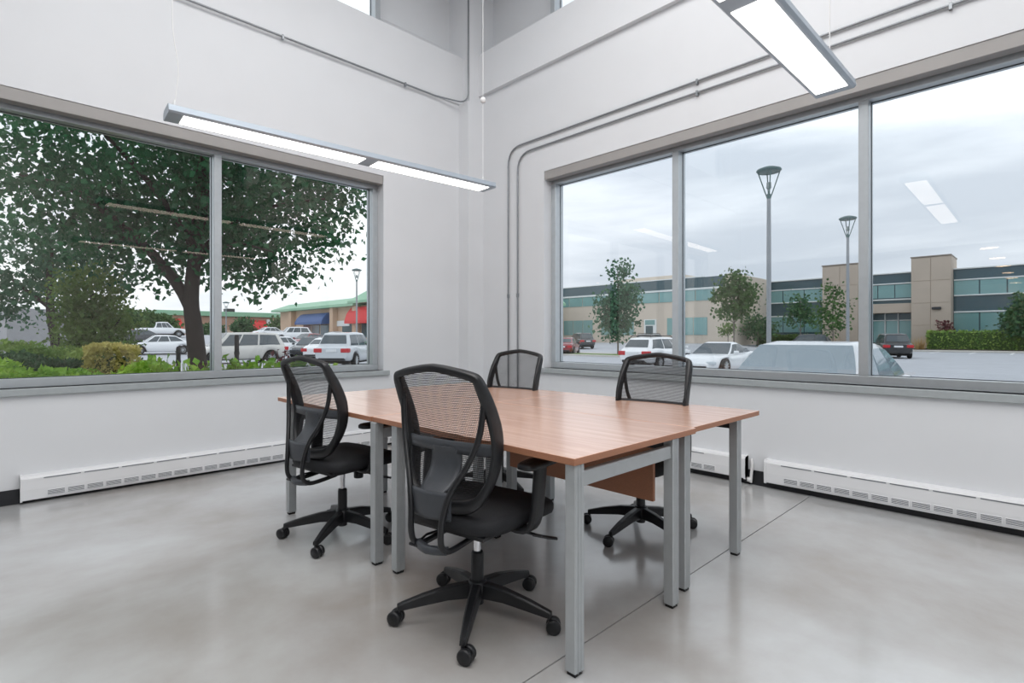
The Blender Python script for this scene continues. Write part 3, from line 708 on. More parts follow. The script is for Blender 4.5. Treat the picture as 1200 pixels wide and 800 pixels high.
# ------------------------------------------------------------------ lamp posts
M_POLE = mat('painted_pole', (150, 154, 158), .45, metal=.2, noise=.03); M_PGREEN = mat('lamp_head_paint', (86, 112, 112), .4, noise=.04)
def lamp_post(label, px, d, top_row, head=.88, arms=True):
    r = thing('lamp_post', label, 'lamp post', at(px, d, ZG), group='parking lot lamp posts'); H = zat(top_row, d) - ZG
    MB().tube([(0, 0, .5), (0, 0, H * .6), (0, 0, H - 1.35 * head)], [.085, .08, .07], 12).build('pole', M_POLE, r)
    MB().lathe([(.001, 0), (.24, 0), (.24, .62), (.2, .68), (.001, .68)], n=16).build('footing', M_CURB, r)
    z = H - .22 * head; R = head / 2
    MB().lathe([(.05, z - .02), (R * .9, z - .06 * head), (R, z), (R * .96, z + .05 * head), (R * .5, z + .14 * head), (.05, z + .19 * head), (.001, z + .19 * head)], n=20).build('lamp_shade', M_PGREEN, r)
    a = MB()
    for k in range(4):
        t = k * PI / 2 + .5; c, s = math.cos(t), math.sin(t); a.tube([(.06 * c, .06 * s, H - 1.36 * head), (.14 * c, .14 * s, H - 1.1 * head), (R * .86 * c, R * .86 * s, z - .03)], .022, 6)
    a.lathe([(.07, H - 1.42 * head), (.10, H - 1.3 * head), (.06, H - 1.2 * head), (.001, H - 1.2 * head)], n=10); a.build('bracket', M_PGREEN, r)
    MB().lathe([(.06, H - 1.0 * head), (.09, H - .95 * head), (.08, H - .72 * head), (.001, H - .7 * head)], n=10).build('lamp', mat('lamp_lens', (150, 160, 160), .2, noise=.04), r)
lamp_post('tall lamp post nearest the wide window, in the middle pane', 901, 20, 194)
lamp_post('second lamp post farther off beside the right mullion', 993.5, 29.5, 252)
lamp_post('slim lamp post before the strip mall at the right edge of the left window', 418, 52, 314, .95)
lamp_post('far thin lamp post left of the brick store awning', 265, 74, 353, .9)

# ------------------------------------------------------------------ plants
def leaf_mesh(name, centers, size, m, parent, droop=.4, jitter=.35, loc=None):
    n = len(centers); c = np.asarray(centers, float)
    d = rng.normal(size=(n, 3)); d[:, 2] -= droop * 2; d /= np.linalg.norm(d, axis=1)[:, None]
    u = rng.normal(size=(n, 3)); s = np.cross(d, u); s /= np.linalg.norm(s, axis=1)[:, None]
    nn = np.cross(s, d); L = size * (1 + jitter * rng.uniform(-1, 1, size=(n, 1)))
    v = np.empty((n, 5, 3)); v[:, 0] = c; v[:, 1] = c + d * L * .45 + s * L * .36 + nn * L * .07; v[:, 2] = c + d * L + nn * -.06 * L; v[:, 3] = c + d * L * .45 - s * L * .36 + nn * L * .07; v[:, 4] = c + d * L * .5
    me = bpy.data.meshes.new(name); b0 = np.arange(n) * 5
    tri = np.stack([np.stack([b0, b0 + 1, b0 + 4], 1), np.stack([b0 + 1, b0 + 2, b0 + 4], 1), np.stack([b0 + 2, b0 + 3, b0 + 4], 1), np.stack([b0 + 3, b0, b0 + 4], 1)], 1).reshape(-1, 3)
    me.vertices.add(n * 5); me.vertices.foreach_set('co', v.reshape(-1)); me.loops.add(len(tri) * 3); me.loops.foreach_set('vertex_index', tri.reshape(-1).astype(np.int32))
    me.polygons.add(len(tri)); me.polygons.foreach_set('loop_start', (np.arange(len(tri)) * 3).astype(np.int32)); me.polygons.foreach_set('loop_total', np.full(len(tri), 3, np.int32))
    me.update(calc_edges=True); me.materials.append(m)
    o = bpy.data.objects.new(name, me); C.objects.link(o); o.parent = parent
    if loc is not None: o.location = loc
    o['kind'] = 'stuff'; return o
def cloud(n, blobs, clump=0, spread=.25):
    """n points in ellipsoid blobs (x, y, z, rx, ry, rz), gathered in clumps (twigs)"""
    wts = np.array([b[3] * b[4] * b[5] for b in blobs]) ** .8; wts /= wts.sum(); out = []
    for b, wgt in zip(blobs, wts):
        k = int(n * wgt); m = max(1, k // clump) if clump else k
        d = rng.normal(size=(m, 3)); d /= np.linalg.norm(d, axis=1)[:, None]; r = rng.uniform(.12, 1, size=(m, 1)) ** .5
        p = d * r * np.array(b[3:6]) + np.array(b[0:3])
        if clump: p = np.repeat(p, clump, 0) + rng.normal(size=(m * clump, 3)) * spread * np.array([1, 1, .7])
        out.append(p)
    return np.concatenate(out)
def tree(name, label, loc, trunk, r0, branches, blobs, n, leaf, m, bark, clump=14, spread=.22, group=None, droop=.4):
    r = thing(name, label, 'tree', loc, group=group)
    MB().tube(spline(trunk, 4), list(np.linspace(r0, r0 * .45, (len(trunk) - 1) * 4 + 1)), 12).build('trunk', bark, r)
    for path, rr in branches:
        MB().tube(spline(path, 3), list(np.linspace(rr, rr * .25, (len(path) - 1) * 3 + 1)), 8).build('branch', bark, r)
    leaf_mesh('foliage', cloud(n, blobs, clump, spread), leaf, m, r, droop); return r
# the large tree before the left window
T = at(236, 10.5, ZG)
R_ = Vector((FY, -FX, 0)); F_ = Vector((FX, FY, 0))          # sideways and onward directions seen from the room
def L3(a, bq, z): v = R_ * a + F_ * bq; return (v.x, v.y, z)
def blob(a, bq, z, rx, ry, rz): v = R_ * a + F_ * bq; return (v.x, v.y, z, rx, ry, rz)
tk = [L3(.0, 0, 0), L3(-.05, 0, .8), L3(-.14, 0, 1.7), L3(-.2, 0, 2.3), L3(-.16, .1, 3.4), L3(-.05, .1, 4.8), L3(0, 0, 6.8)]
br = [([L3(-.18, 0, 2.05), L3(-.5, 0, 2.6), L3(-1.1, -.2, 3.4), L3(-2.2, -.3, 4.3), L3(-3.2, -.4, 4.6)], .13),
      ([L3(-.17, 0, 2.9), L3(.3, .1, 3.6), L3(1.1, .2, 4.1), L3(2.4, .2, 4.3)], .08), ([L3(-.17, .05, 2.9), L3(-.6, .5, 3.9), L3(-1.2, 1.2, 5.2)], .10),
      ([L3(-.12, .1, 3.4), L3(.5, -.5, 4.6), L3(1.2, -1, 5.6)], .09), ([L3(-.1, .1, 3.2), L3(-.5, -.7, 4.3), L3(-1, -1.5, 5.2)], .08), ([L3(.3, .1, 3.2), L3(.9, -.4, 3.3), L3(1.7, -.6, 3.1)], .04),
      ([L3(-1.1, -.2, 3.4), L3(-1.8, .2, 3.5), L3(-2.5, .3, 3.2)], .05)]
bl = [blob(-1.2, 0, 5.6, 2.9, 2.9, 2.2), blob(1.1, 0, 5.2, 2.2, 2.3, 1.7), blob(-2.7, .2, 4.2, 1.5, 1.6, 1.25), blob(-1.2, .2, 3.5, 1.4, 1.3, .9), blob(.3, .3, 3.2, .9, .8, .6), blob(1.2, .2, 3.55, 1.25, 1.3, .95), blob(2.3, 0, 4.5, 1.05, 1.2, 1.0), blob(.1, .5, 3.9, 1.2, 1.2, .9), blob(2.5, .1, 3.45, .5, .6, .3), blob(1.25, -.1, 2.75, .55, .5, .45)]
tree('linden_tree', 'large dark leafy tree with thick leaning trunk outside the left window', T, tk, .19, br, bl, 25000, .125, M_LEAF, M_BARK, 12, .26)
# smaller trees behind the hedge
T2 = at(64, 12.5, ZG)
tree('garden_tree', 'mid green tree with slim bent trunk at the far left of the left window', T2, [(0, 0, 0), L3(.05, 0, 1.2), L3(-.1, 0, 2.2), L3(-.1, 0, 3.6)], .13, [([L3(-.1, 0, 2.2), L3(-.9, 0, 2.8), L3(-1.5, 0, 3.2)], .05), ([L3(0, 0, 1.9), L3(.6, 0, 2.4), L3(1.1, .1, 3)], .05)],
     [blob(-.9, .2, 3.2, 1.3, 1.2, 1.2), blob(.5, .3, 3.3, 1.1, 1.0, 1.0), blob(-1.2, 0, 2.3, .7, .6, .5)], 4200, .12, M_LEAF3, M_BARK, 10, .2)
T3 = at(108, 10.2, ZG)
tree('bushy_tree', 'dense olive green bushy tree left of the leaning trunk', T3, [(0, 0, 0), L3(0, 0, 1.0), L3(0, 0, 2.4)], .07, [([L3(0, 0, .9), L3(.3, 0, 1.5), L3(.55, 0, 1.9)], .03), ([L3(0, 0, .9), L3(-.3, 0, 1.5), L3(-.5, 0, 2.0)], .03)],
     [blob(-.05, 0, 2.3, .6, .6, .7), blob(-.3, .1, 1.75, .5, .5, .55), blob(.28, 0, 1.75, .5, .55, .5), blob(.08, 0, 1.35, .6, .5, .3)], 6500, .075, M_LEAF2, M_BARK, 10, .11)
def hedge(name, label, p0, p1, depth, z0, z1, n, leaf, m, group=None, bump=.12, cat='hedge'):
    p0, p1 = Vector(p0), Vector(p1); ax = (p1 - p0); L = ax.length; ax.normalize(); nr = Vector((-ax.y, ax.x, 0))
    r = thing(name, label, cat, (p0.x, p0.y, z0), group=group)
    def W(a, d, z): v = ax * a + nr * d; return (v.x, v.y, z)
    i = .12 if z1 - z0 > .7 else .06
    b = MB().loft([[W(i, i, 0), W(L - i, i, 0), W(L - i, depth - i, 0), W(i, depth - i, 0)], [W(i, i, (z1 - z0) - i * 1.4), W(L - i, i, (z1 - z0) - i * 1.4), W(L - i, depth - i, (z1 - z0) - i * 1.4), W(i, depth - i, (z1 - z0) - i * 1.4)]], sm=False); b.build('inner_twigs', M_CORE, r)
    a = rng.uniform(0, L, n); dd = rng.uniform(0, depth, n); zz = rng.uniform(0, z1 - z0, n); f = rng.randint(0, 5, n)
    dd = np.where(f == 0, rng.uniform(0, .1, n), dd); dd = np.where(f == 1, rng.uniform(0, .1, n), dd); zz = np.where(f >= 2, (z1 - z0) - rng.uniform(0, .1, n), zz)
    zz = zz + bump * (np.sin(a * 3.1 + dd * 2) + np.sin(a * 7.3)) * .5 * (zz / (z1 - z0)); a = np.where(f == 4, np.where(rng.rand(n) < .5, rng.uniform(0, .08, n), L - rng.uniform(0, .08, n)), a)
    zz = np.where(f == 4, rng.uniform(0, z1 - z0, n), zz)
    pts = np.outer(a, np.array(ax)) + np.outer(dd, np.array(nr)) + np.outer(zz, np.array((0, 0, 1)))
    leaf_mesh('foliage', pts, leaf, m, r, -.1, .4); return r
hedge('golden_hedge', 'clipped golden yellow hedge left of the white sedan', at(97, 7.3), at(158, 7.6), 1.0, ZG, zat(407, 7.4), 7000, .045, M_HEDGEY, bump=.04)
hedge('green_hedge', 'green clipped hedge under the far left tree', at(-40, 8.8), at(100, 8.9), 1.2, ZG, zat(408, 8.8), 7500, .055, M_HEDGE)
hedge('dark_shrubs', 'dark green low shrubs in front of the green hedge', at(-30, 7.3), at(94, 7.5), .8, ZG, zat(424, 7.5), 3600, .06, M_DKHEDGE, cat='shrub')
hedge('ground_cover', 'bright lime green ground cover below the left window glass', at(-70, 6.2), at(160, 6.6), .8, ZG, zat(437, 6.4), 5500, .06, M_COVER, bump=.14, cat='plants')
def clump(name, label, p, h, rad, n, m, leaf=.12, group=None):
    r = thing(name, label, 'plant', p, group=group); st = MB(); pts = []
    for k in range(n):
        t = rng.uniform(0, 2 * PI); q = rad * rng.uniform(.1, 1); hh = h * rng.uniform(.6, 1)
        a = (q * .4 * math.cos(t), q * .4 * math.sin(t), 0); e_ = (q * math.cos(t), q * math.sin(t), hh); st.tube([a, ((a[0] + e_[0]) / 2, (a[1] + e_[1]) / 2, hh * .6), e_], .006, 4)
        for z in np.linspace(.3, 1, 7): pts.append((a[0] + (e_[0] - a[0]) * z, a[1] + (e_[1] - a[1]) * z, hh * z))
    st.build('stems', m, r); leaf_mesh('leaves', np.array(pts), leaf, m, r, -.2); return r
for i, (px, d, row, m_) in enumerate(((176, 8.6, 424, M_COVER), (188, 9, 420, M_HEDGE), (200, 8.4, 425, M_COVER), (216, 8.8, 422, M_COVER), (246, 8.6, 420, M_COVER), (262, 8.2, 424, M_HEDGE), (275, 8.4, 424, M_COVER), (288, 9, 422, M_HEDGE), (304, 8.6, 424, M_COVER), (318, 8.8, 420, M_COVER), (333, 9.2, 421, M_HEDGE), (346, 9, 424, M_HEDGE), (362, 9.2, 424, M_HEDGE), (374, 9, 425, M_COVER))):
    where = ('below the white sedan', 'between the sedan and the short post', 'left of the short post', 'right at the short post', 'just right of the leaning trunk', 'at the mullion', 'at the taller post', 'under the silver van door', 'under the silver van rear wheel', 'behind the silver van bumper', 'beside the red plant', 'right of the red plant', 'before the parked dark hatchback', 'before the grey SUV')[i]
    clump('leafy_plant', 'leafy green bedding plant ' + where, at(px, d, ZG), zat(row, d) - ZG, .32, 26, m_, .15, 'bedding plants outside the left window')
clump('red_plant', 'dark red leafy plant behind the silver van', at(329, 9.6, ZG), zat(409, 9.6) - ZG, .22, 22, M_RED, .12)
# posts in the bed
for px, d, row, lb in ((209, 11, 406, 'short dark wooden post left of the leaning trunk'), (277.5, 10.5, 392, 'taller dark wooden post in front of the silver van')):
    p = at(px, d, ZG); H = zat(row, d) - ZG; b = MB().tube([(0, 0, 0), (0, 0, H - .05), (0, 0, H)], [.042, .042, .03], 10).lathe([(.043, H * .75), (.049, H * .75), (.049, H * .79), (.043, H * .79)], n=10)
    tag(b.build('garden_post', mat('weathered_post', (52, 50, 52), .8, noise=.15), loc=p), lb, 'post', 'dark posts in the planting bed')
# trees on the parking lot side
def small_tree(label, px, d, top, bot, wpx, leaf, m, n, trunk_r=.06, blobs=None, gz_=ZG, name='young_tree'):
    H = zat(top, d) - gz_; zb = zat(bot, d) - gz_; W = wpx / FOC * d / 2; h = H - zb
    bl = blobs(W, zb, h) if blobs else [blob(0, 0, zb + h * .3, W, W, h * .3), blob(W * .1, 0, zb + h * .55, W * .85, W * .8, h * .27), blob(-.1 * W, 0, zb + h * .8, W * .45, W * .45, h * .22)]
    br = [([(0, 0, zb * .9), L3(s * W * .5, 0, zb + h * .3), L3(s * W * .8, 0, zb + h * .45)], trunk_r * .4) for s in (-1, 1)]
    tree(name, label, at(px, d, gz_), [(0, 0, 0), (0.03, 0, zb * .6), (0, 0, zb + h * .3), (0, 0, zb + h * .9)], trunk_r, br, bl, n, leaf, m, M_YBARK, 10, leaf * 1.3, 'young trees on the parking islands', .3)
small_tree('slender teal green tree in the left pane of the wide window', 724, 43, 306, 398, 48, .30, M_LEAF3, 2600, .08,
           lambda W, zb, h: [blob(.05 * W, 0, zb + h * .38, W * .95, W * .9, h * .36), blob(-.5 * W, 0, zb + h * .3, W * .5, W * .5, h * .28), blob(.1 * W, 0, zb + h * .88, W * .5, W * .5, h * .12), blob(.5 * W, 0, zb + h * .55, W * .45, W * .5, h * .2)])
small_tree('dark layered tree behind the white coupe', 860, 52, 318, 376, 48, .34, M_LEAF4, 2000, .09,
           lambda W, zb, h: [blob(.1 * W, 0, zb + h * .62, W, W, h * .14), blob(0, 0, zb + h * .22, W * .8, W * .8, h * .16), blob(.1 * W, 0, zb + h * .85, W * .5, W * .5, h * .16), blob(-.6 * W, 0, zb + h * .5, W * .4, W * .4, h * .08), blob(.4 * W, 0, zb + h * .42, W * .6, W * .6, h * .12)])
small_tree('faint young tree before the dark glass of the centre wing', 938, 62, 342, 386, 36, .34, M_DKHEDGE, 900, .07)
small_tree('thin sparse young tree in front of the left concrete tower', 976, 47, 326, 392, 40, .30, M_LEAF4, 700, .06)
small_tree('dense dark tree at the right edge of the wide window', 1203, 51, 346, 392, 40, .36, M_DKHEDGE, 2600, .1)
small_tree('broad dark bush tree beside the lamp post and hedge', 888, 66, 370, 394, 40, .36, M_DKHEDGE, 1300, .08, gz_=ZG + .2)
small_tree('small pale bush in front of the beige wing door', 853, 57, 377, 392, 16, .26, M_LEAF2, 300, .05)
hedge('far_hedge', 'long clipped green hedge before the right wing of the office building', (71.2, 9.6, 0), (71.2, -22, 0), 2.2, ZG + .2, zat(388, 55), 6000, .20, M_HEDGE)
hedge('far_shrubs', 'yellow green shrub row before the centre wing of the office building', (72, 27.5, 0), (72, 21.5, 0), 1.8, ZG + .2, zat(393, 68), 2200, .22, M_LEAF2, cat='shrub')
for px, d, lb in ((975, 62, 'clump of tan ornamental grass at the left concrete tower'), (1078, 56, 'clump of tan ornamental grass left of the long hedge')):
    r = thing('ornamental_grass', lb, 'grass', at(px, d, ZG + .2), group='tan ornamental grasses'); b = MB()
    for k in range(140):
        t = rng.uniform(0, 2 * PI); q = rng.uniform(.1, .9); h = rng.uniform(.9, 1.5); c, s = math.cos(t) * q, math.sin(t) * q
        b.add([(c * .4, s * .4, 0), (c * .4 + .05, s * .4 + .03, 0), (c * 1.1, s * 1.1, h)], [(0, 1, 2)])
    tag(b.build('blades', M_TAN, r), kind='stuff')
r = clump('red_shrub', 'dark red round shrub beside the right concrete tower', at(1108, 57.6, ZG + .2), 3.0, .8, 60, M_RED, .3)
# tree belt far beyond the cars on the left
for i, (px, d, top, wd) in enumerate(((146, 80, 362, 7), (172, 84, 365, 6), (190, 87, 369, 5), (334, 101, 372, 6), (250, 98, 380, 3), (284, 98, 374, 3))):
    z0 = 1.1; H = zat(top, d) - z0
    tree('far_tree', ('far round green tree above the white pickup bed', 'far round green tree above the white pickup cab', 'far round tree just left of the leaning trunk', 'far green tree between the two shopping buildings', 'far small conifer against the brick store', 'far slim conifer beside the red awning')[i], at(px, d, z0), [(0, 0, 0), (0, 0, H * .4), (0, 0, H * .8)], .2, [], [(0, 0, H * .55, wd / 2, wd / 2, H * .45)], 1300, .6, M_LEAF4 if i < 4 else M_DKHEDGE, M_BARK, 8, .5, 'far trees beyond the parked cars')

# ------------------------------------------------------------------ cars
M_TYRE = mat('tyre_rubber', (28, 28, 30), .8, noise=.05); M_RIM = mat('alloy_rim', (196, 199, 202), .35, noise=.03)
M_CGL = mat('car_glass', (60, 72, 78), .05, spec=.9, noise=.04); M_LGL = mat('pale_windscreen', (150, 164, 172), .04, spec=1, noise=.03)
M_TAIL = mat('tail_lamp', (190, 30, 40), .3, noise=.05); M_HEADL = mat('head_lamp', (214, 220, 224), .15, noise=.03)
M_WELL = mat('wheel_well', (18, 18, 20), .9, noise=.05); M_TRIM = mat('black_trim', (40, 41, 44), .6, noise=.05); M_PLATE = mat('number_plate', (226, 228, 230), .5, noise=.02)
def paint(n, c): return mat('paint_' + n, c, .25, coat=.6, noise=.01)
P_W = paint('white', (236, 238, 240)); P_S = paint('silver', (206, 204, 198)); P_G = paint('grey', (120, 128, 136)); P_D = paint('dark', (46, 50, 56)); P_R = paint('maroon', (140, 44, 52)); P_K = paint('black', (30, 32, 36)); P_L = paint('light_grey', (204, 209, 213))
# body profiles: stations (x, half width, floor, shoulder); cabin: (front base, front roof, rear roof, rear base)
STY = {
 'sedan': dict(L=4.65, W=.90, H=1.45, st=[(-2.32, .70, .42, .78), (-2.25, .80, .32, .92), (-1.7, .88, .24, 1.0), (-.8, .90, .2, .96), (.6, .90, .2, .93), (1.3, .89, .22, .90), (1.95, .84, .25, .80), (2.25, .74, .32, .66), (2.32, .62, .40, .58)], cab=(1.25, .45, -.95, -1.75), wb=(1.4, -1.35), wr=.325),
 'wagon': dict(L=4.7, W=.90, H=1.50, st=[(-2.34, .74, .40, .80), (-2.28, .83, .30, .98), (-1.7, .88, .24, 1.0), (-.8, .90, .2, .97), (.6, .90, .2, .94), (1.3, .89, .22, .91), (1.95, .84, .25, .80), (2.28, .74, .32, .66), (2.34, .62, .40, .58)], cab=(1.2, .42, -1.75, -2.22), wb=(1.42, -1.35), wr=.33),
 'suv': dict(L=4.75, W=.94, H=1.74, st=[(-2.36, .78, .46, .95), (-2.3, .88, .36, 1.08), (-1.6, .93, .3, 1.1), (-.8, .94, .28, 1.08), (.6, .94, .28, 1.05), (1.2, .93, .28, 1.03), (1.9, .9, .32, .96), (2.3, .82, .38, .82), (2.37, .72, .46, .70)], cab=(1.15, .45, -1.8, -2.2), wb=(1.42, -1.4), wr=.36),
 'van': dict(L=5.0, W=.97, H=1.76, st=[(-2.5, .80, .44, .92), (-2.44, .92, .34, 1.06), (-1.6, .96, .26, 1.08), (-.8, .97, .24, 1.06), (.6, .97, .24, 1.02), (1.4, .95, .25, .98), (2.0, .9, .28, .86), (2.4, .8, .34, .72), (2.5, .66, .42, .62)], cab=(1.65, .8, -2.0, -2.38), wb=(1.55, -1.5), wr=.34),
 'coupe': dict(L=4.5, W=.93, H=1.29, st=[(-2.24, .70, .40, .70), (-2.15, .82, .30, .84), (-1.4, .95, .2, .93), (-.6, .91, .17, .84), (.5, .90, .17, .80), (1.2, .91, .17, .80), (1.75, .86, .18, .72), (2.15, .72, .22, .58), (2.25, .56, .28, .46)], cab=(.95, .1, -.55, -1.75), wb=(1.3, -1.15), wr=.345),
 'pickup': dict(L=5.7, W=.98, H=1.85, st=[(-2.85, .9, .55, 1.08), (-2.8, .96, .48, 1.12), (-1.5, .98, .42, 1.13), (-.3, .98, .4, 1.13), (.9, .98, .4, 1.12), (1.6, .97, .42, 1.1), (2.3, .95, .44, 1.04), (2.75, .88, .48, .95), (2.85, .78, .52, .85)], cab=(1.45, .75, -.45, -.65), wb=(1.85, -1.75), wr=.40),
}
wheel_proto = {}
def car(label, x, y, z, ang, style, pm, roof_rack=False, glass=None, badge=None, group='parked cars'):
    S = STY[style]; r = thing({'sedan': 'sedan_car', 'wagon': 'wagon_car', 'suv': 'suv_car', 'van': 'minivan', 'coupe': 'coupe_car', 'pickup': 'pickup_truck'}[style], label, 'car', (x, y, z), math.radians(ang), group)
    gm = glass or M_CGL
    st = [tuple(q) for q in S['st']]; pts = np.array(st); xx = np.linspace(pts[0, 0], pts[-1, 0], 41); full = np.array([[np.interp(q, pts[:, 0], pts[:, j]) for j in range(4)] for q in xx])
    for it in range(2):
        f2 = full.copy(); f2[1:-1, 1:] = (full[:-2, 1:] + 2 * full[1:-1, 1:] + full[2:, 1:]) / 4; full = f2
    rings = []
    for (X, W_, zl, zh) in full:
        arch = 0
        for wx in S['wb']:
            d = abs(X - wx) / (S['wr'] + .07)
            if d < 1: arch = max(arch, math.sqrt(1 - d * d) * (S['wr'] + .07))
        zl2 = max(zl, S['wr'] + arch if arch else zl); zl2 = min(zl2, zh - .12); h = zh - zl2
        half = [(W_ * .86, zl2), (W_ * .97, zl2 + h * .12), (W_, zl2 + h * .45), (W_ * .985, zl2 + h * .72), (W_ * .93, zh - h * .06), (W_ * .80, zh), (W_ * .4, zh + .015)]
        rings.append([(X, a, c) for a, c in half] + [(X, -a, c) for a, c in reversed(half)])
    MB().loft(rings).build('body', pm, r)
    MB().box((-S['L'] / 2 + .35, -S['W'] * .8, .2), (S['L'] / 2 - .35, S['W'] * .8, .62)).build('underbody', M_WELL, r)
    fb, frf, rr, rb = S['cab']; wb_, wt, H = S['W'] * .9, S['W'] * .68, S['H']
    def shz(X): return float(np.interp(X, xx, full[:, 3])) - .03
    N_ = 9; cab = []
    for i in range(N_):                                   # cabin rings from belt line to roof
        t = i / (N_ - 1); tt = t ** .9; ww = wb_ + (wt - wb_) * (t ** 1.5); xf = fb + (frf - fb) * tt; xr_ = rb + (rr - rb) * tt
        zf = shz(fb) + (H - .03 - shz(fb)) * t; zr = shz(rb) + (H - .05 - shz(rb)) * t
        ring = []
        for (q, s) in ((0, 1), (.06, .97), (.3, .9), (.5, .87)): ring.append((xf - (xf - xr_) * 0 - (.10 * q * 2) * 0, ww * (1 - .0), zf)) if False else None
        def X_(u): return xf + (xr_ - xf) * u
        def Z_(u): return zf + (zr - zf) * u + .035 * t * math.sin(PI * u)
        pl = [(X_(0) + .06 * (1 - .3 * t), 0, Z_(0)), (X_(0), ww * .91, Z_(0)), (X_(.06), ww * .94, Z_(.06)), (X_(.3), ww, Z_(.3)), (X_(.6), ww, Z_(.6)), (X_(.94), ww * .95, Z_(.94)), (X_(1), ww * .86, Z_(1)), (X_(1) - .04, 0, Z_(1))]
        ring = pl + [(a, -b_, c) for a, b_, c in reversed(pl[1:-1])]
        cab.append(ring)
    cab.append([(p[0] * .86 + (frf + rr) / 2 * .14, p[1] * .82, p[2] + .03) for p in cab[-1]])
    MB().loft(cab).build('cabin', pm, r)
    def face(name, cols, t0, t1, shrink=.06, off=.012, m=None):
        """glass panel lying just proud of the cabin between two ring columns"""
        a, b_ = cols; i0, i1 = int(t0 * (N_ - 1)), int(t1 * (N_ - 1)); n = len(cab[0]); g = []
        ctr = Vector(((fb + rb) / 2, 0, .9))
        for i in range(i0, i1 + 1):
            P0 = [Vector(cab[i][k % n]) for k in range(a, b_ + 1)]; row = []
            for j, p in enumerate(P0):
                row.append(p)
            if shrink:
                row[0] = row[0].lerp(row[1], shrink * 2 if len(row) > 2 else shrink); row[-1] = row[-1].lerp(row[-2], shrink * 2 if len(row) > 2 else shrink)
            g.append(row)
        mb = MB(); K = len(g[0]); out = []; inn = []
        for row in g:
            for p in row:
                d = Vector((p.x - ctr.x, p.y, 0)); 
                nrm = Vector((0, math.copysign(1, p.y), .35)) if name == 'side_window' else Vector((math.copysign(1, d.x), 0, .6)); nrm.normalize()
                out.append(p + nrm * off); inn.append(p - nrm * .01)
        V = out + inn; o = len(out); fs = []; R = len(g)
        for i in range(R - 1):
            for k in range(K - 1): fs.append((i * K + k, i * K + k + 1, (i + 1) * K + k + 1, (i + 1) * K + k))
        for i in range(R - 1):
            for k in (0, K - 1): fs.append((i * K + k, (i + 1) * K + k, (i + 1) * K + k + o, i * K + k + o))
        for k in range(K - 1):
            for i in (0, R - 1): fs.append((i * K + k, i * K + k + 1, i * K + k + 1 + o, i * K + k + o))
        mb.add(V, fs, 0, False); mb.build(name, m or gm, r)
    n = len(cab[0])
    face('windscreen', (-1 + n, n + 1), .13, 1, .0); face('rear_window', (6, 8), .25, .9, .03)
    for (a, b_) in ((2, 3), (3, 4), (4, 5)):
        face('side_window', (a, b_), .13, .88, .05); face('side_window', (n - b_, n - a), .13, .88, .05)
    for wx in S['wb']:
        for s in (1, -1):
            k = style
            if k not in wheel_proto:
                R = S['wr']; t = MB().lathe([(R * .62, -.1), (R * .95, -.1), (R, -.07), (R, .07), (R * .95, .1), (R * .62, .1)], axis='y', n=24, loop=True).build('wheel', M_TYRE, r)
                rm = MB().lathe([(.001, .05), (R * .12, .09), (R * .12, .05)], axis='y', n=12)
                rm.lathe([(R * .58, .02), (R * .64, .1), (R * .66, .1), (R * .64, .0)], axis='y', n=24, cap=False)
                for q in range(10):
                    an = q * 2 * PI / 10; rm.tube([(R * .08 * math.cos(an), .075, R * .08 * math.sin(an)), (R * .62 * math.cos(an), .085, R * .62 * math.sin(an))], R * .055, 5)
                rm.lathe([(.001, -.02), (R * .62, -.02), (R * .62, .0), (.001, .0)], axis='y', n=16, mi=1)
                rm.build('rim', [M_RIM, M_WELL], t); wheel_proto[k] = t
            else:
                t = copy_tree(wheel_proto[k], r)
            t.location = (wx, s * (S['W'] - .1), S['wr']); t.rotation_euler = (0, 0, 0 if s > 0 else PI)
    xf, xr_ = S['L'] / 2, -S['L'] / 2; hz = float(np.interp(xf - .2, xx, full[:, 3])); tz = float(np.interp(xr_ + .15, xx, full[:, 3]))
    for s in (1, -1):
        MB().cbox((xf - .32, s * S['W'] * .52, hz - .17), (xf - .06, s * S['W'] * .86, hz - .03), .03).build('headlight', M_HEADL, r)
        MB().cbox((xr_ - .01, s * S['W'] * .5, tz - .28), (xr_ + .25, s * S['W'] * .93, tz - .08), .02).build('taillight', M_TAIL, r)
        MB().cbox((fb - .35, s * (S['W'] + .02), shz(fb) + .06), (fb - .2, s * (S['W'] + .2), shz(fb) + .2), .03).build('mirror', pm, r)
    MB().cbox((xr_ - .02, -.26, tz - .26), (xr_ + .05, .26, tz - .13), .005).build('number_plate', M_PLATE, r)
    MB().cbox((xf - .12, -.55, S['st'][-1][2] - .02), (xf + .005, .55, S['st'][-1][2] + .12), .02).build('grille', M_TRIM, r)
    MB().cbox((xr_ - .005, -S['W'] * .7, S['st'][0][2] - .1), (xr_ + .3, S['W'] * .7, S['st'][0][2] + .03), .02).build('bumper', M_TRIM, r)
    if style == 'pickup': MB().box((-2.7, -.8, 1.0), (-.72, .8, 1.15)).build('bed_liner', M_TRIM, r)
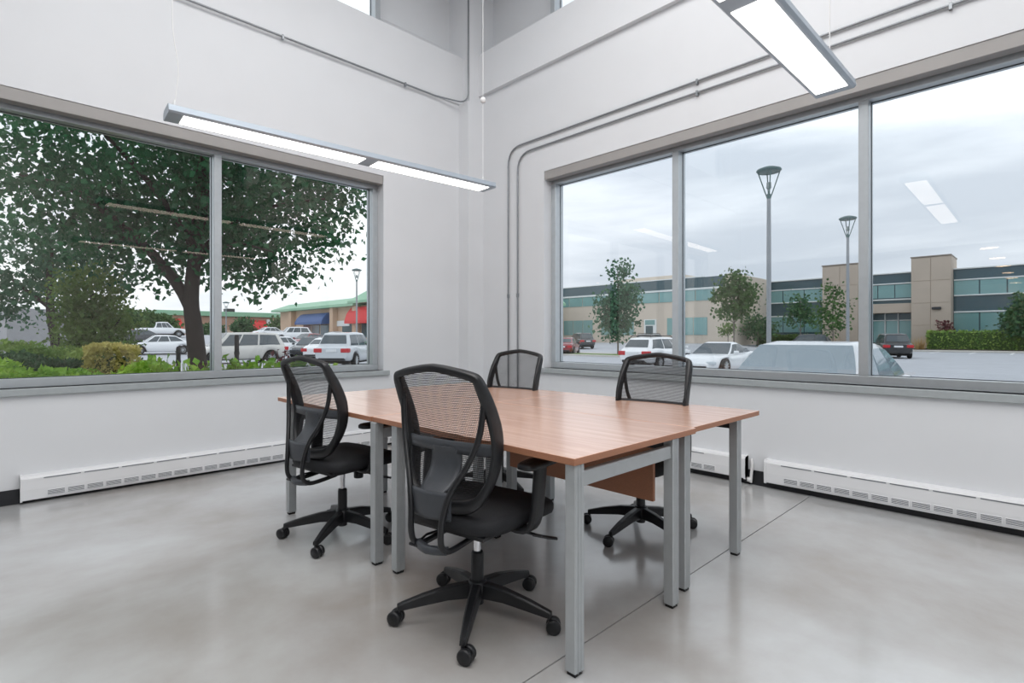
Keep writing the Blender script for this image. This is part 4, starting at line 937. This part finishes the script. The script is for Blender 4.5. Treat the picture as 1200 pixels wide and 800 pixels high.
    if roof_rack:
        rk = MB()
        for s in (1, -1): rk.tube([(frf - .1, s * wt * .9, H + .0), (frf - .25, s * wt * .9, H + .07), (rr + .2, s * wt * .9, H + .07), (rr + .05, s * wt * .9, H)], .022, 6)
        for q in (.3, .75): rk.box((frf + (rr - frf) * q - .04, -wt * .9, H + .05), (frf + (rr - frf) * q + .04, wt * .9, H + .08))
        rk.build('roof_rack', M_TRIM, r)
    return r
def carp(label, px, d, ang, style, pm, **k):
    p = at(px, d); return car(label, p.x, p.y, gz(p.x, p.y), ang, style, pm, **k)
# right window
carp('white car parked closest to the wide window, only roof and windscreen above the sill', 955, 7.35, 180, 'sedan', P_W, glass=M_LGL)
carp('white coupe with round front parked behind the nearest white car', 842, 22.6, 180, 'coupe', P_W)
carp('white station wagon with roof rack in the left pane of the wide window', 772, 27.0, 0, 'wagon', P_W, roof_rack=True)
carp('dark car with roof rails behind the white wagon', 764, 46, 10, 'suv', P_D, roof_rack=True)
carp('black SUV with red tail lamp right of the right mullion', 1043, 39, 22, 'suv', P_K)
carp('dark grey SUV parked side-on before the centre wing', 944, 52, 98, 'suv', P_D)
carp('dark SUV at the left edge of the wide window', 680, 60, 60, 'suv', P_D)
carp('maroon car cut by the left jamb of the wide window', 664, 46, 30, 'sedan', P_R)
# left window
carp('white sedan seen side-on between the golden hedge and the leaning trunk', 188, 41, 176, 'sedan', P_W)
carp('white pickup truck far behind the white sedan', 188, 66, -8, 'pickup', P_W)
carp('dark blue car nose behind the white sedan and golden hedge', 160, 50, 176, 'sedan', P_D)
carp('silver minivan seen side-on behind the left mullion', 280, 31, 180, 'van', P_S)
carp('white sedan seen side-on right of the silver minivan', 331, 45, -2, 'sedan', P_W)
carp('dark hatchback in the row right of the white sedan', 366, 40, 222, 'wagon', P_D)
carp('white car with red tail lamps left of the grey SUV', 386, 35, 42, 'sedan', P_W)
carp('grey SUV with wide red tail lamps at the right edge of the left window', 409, 28.2, 42, 'suv', P_L)
carp('far white car left of the blue awning', 342, 66, 170, 'suv', P_W)
carp('far silver car row end below the red awning', 318, 72, 5, 'sedan', P_W)
carp('maroon car above the dark hatchback', 362, 54, 200, 'sedan', P_R)
carp('far dark car below the blue awning', 392, 62, 170, 'sedan', P_G)
carp('grey car just behind the silver minivan roof', 290, 46, 176, 'sedan', P_G)
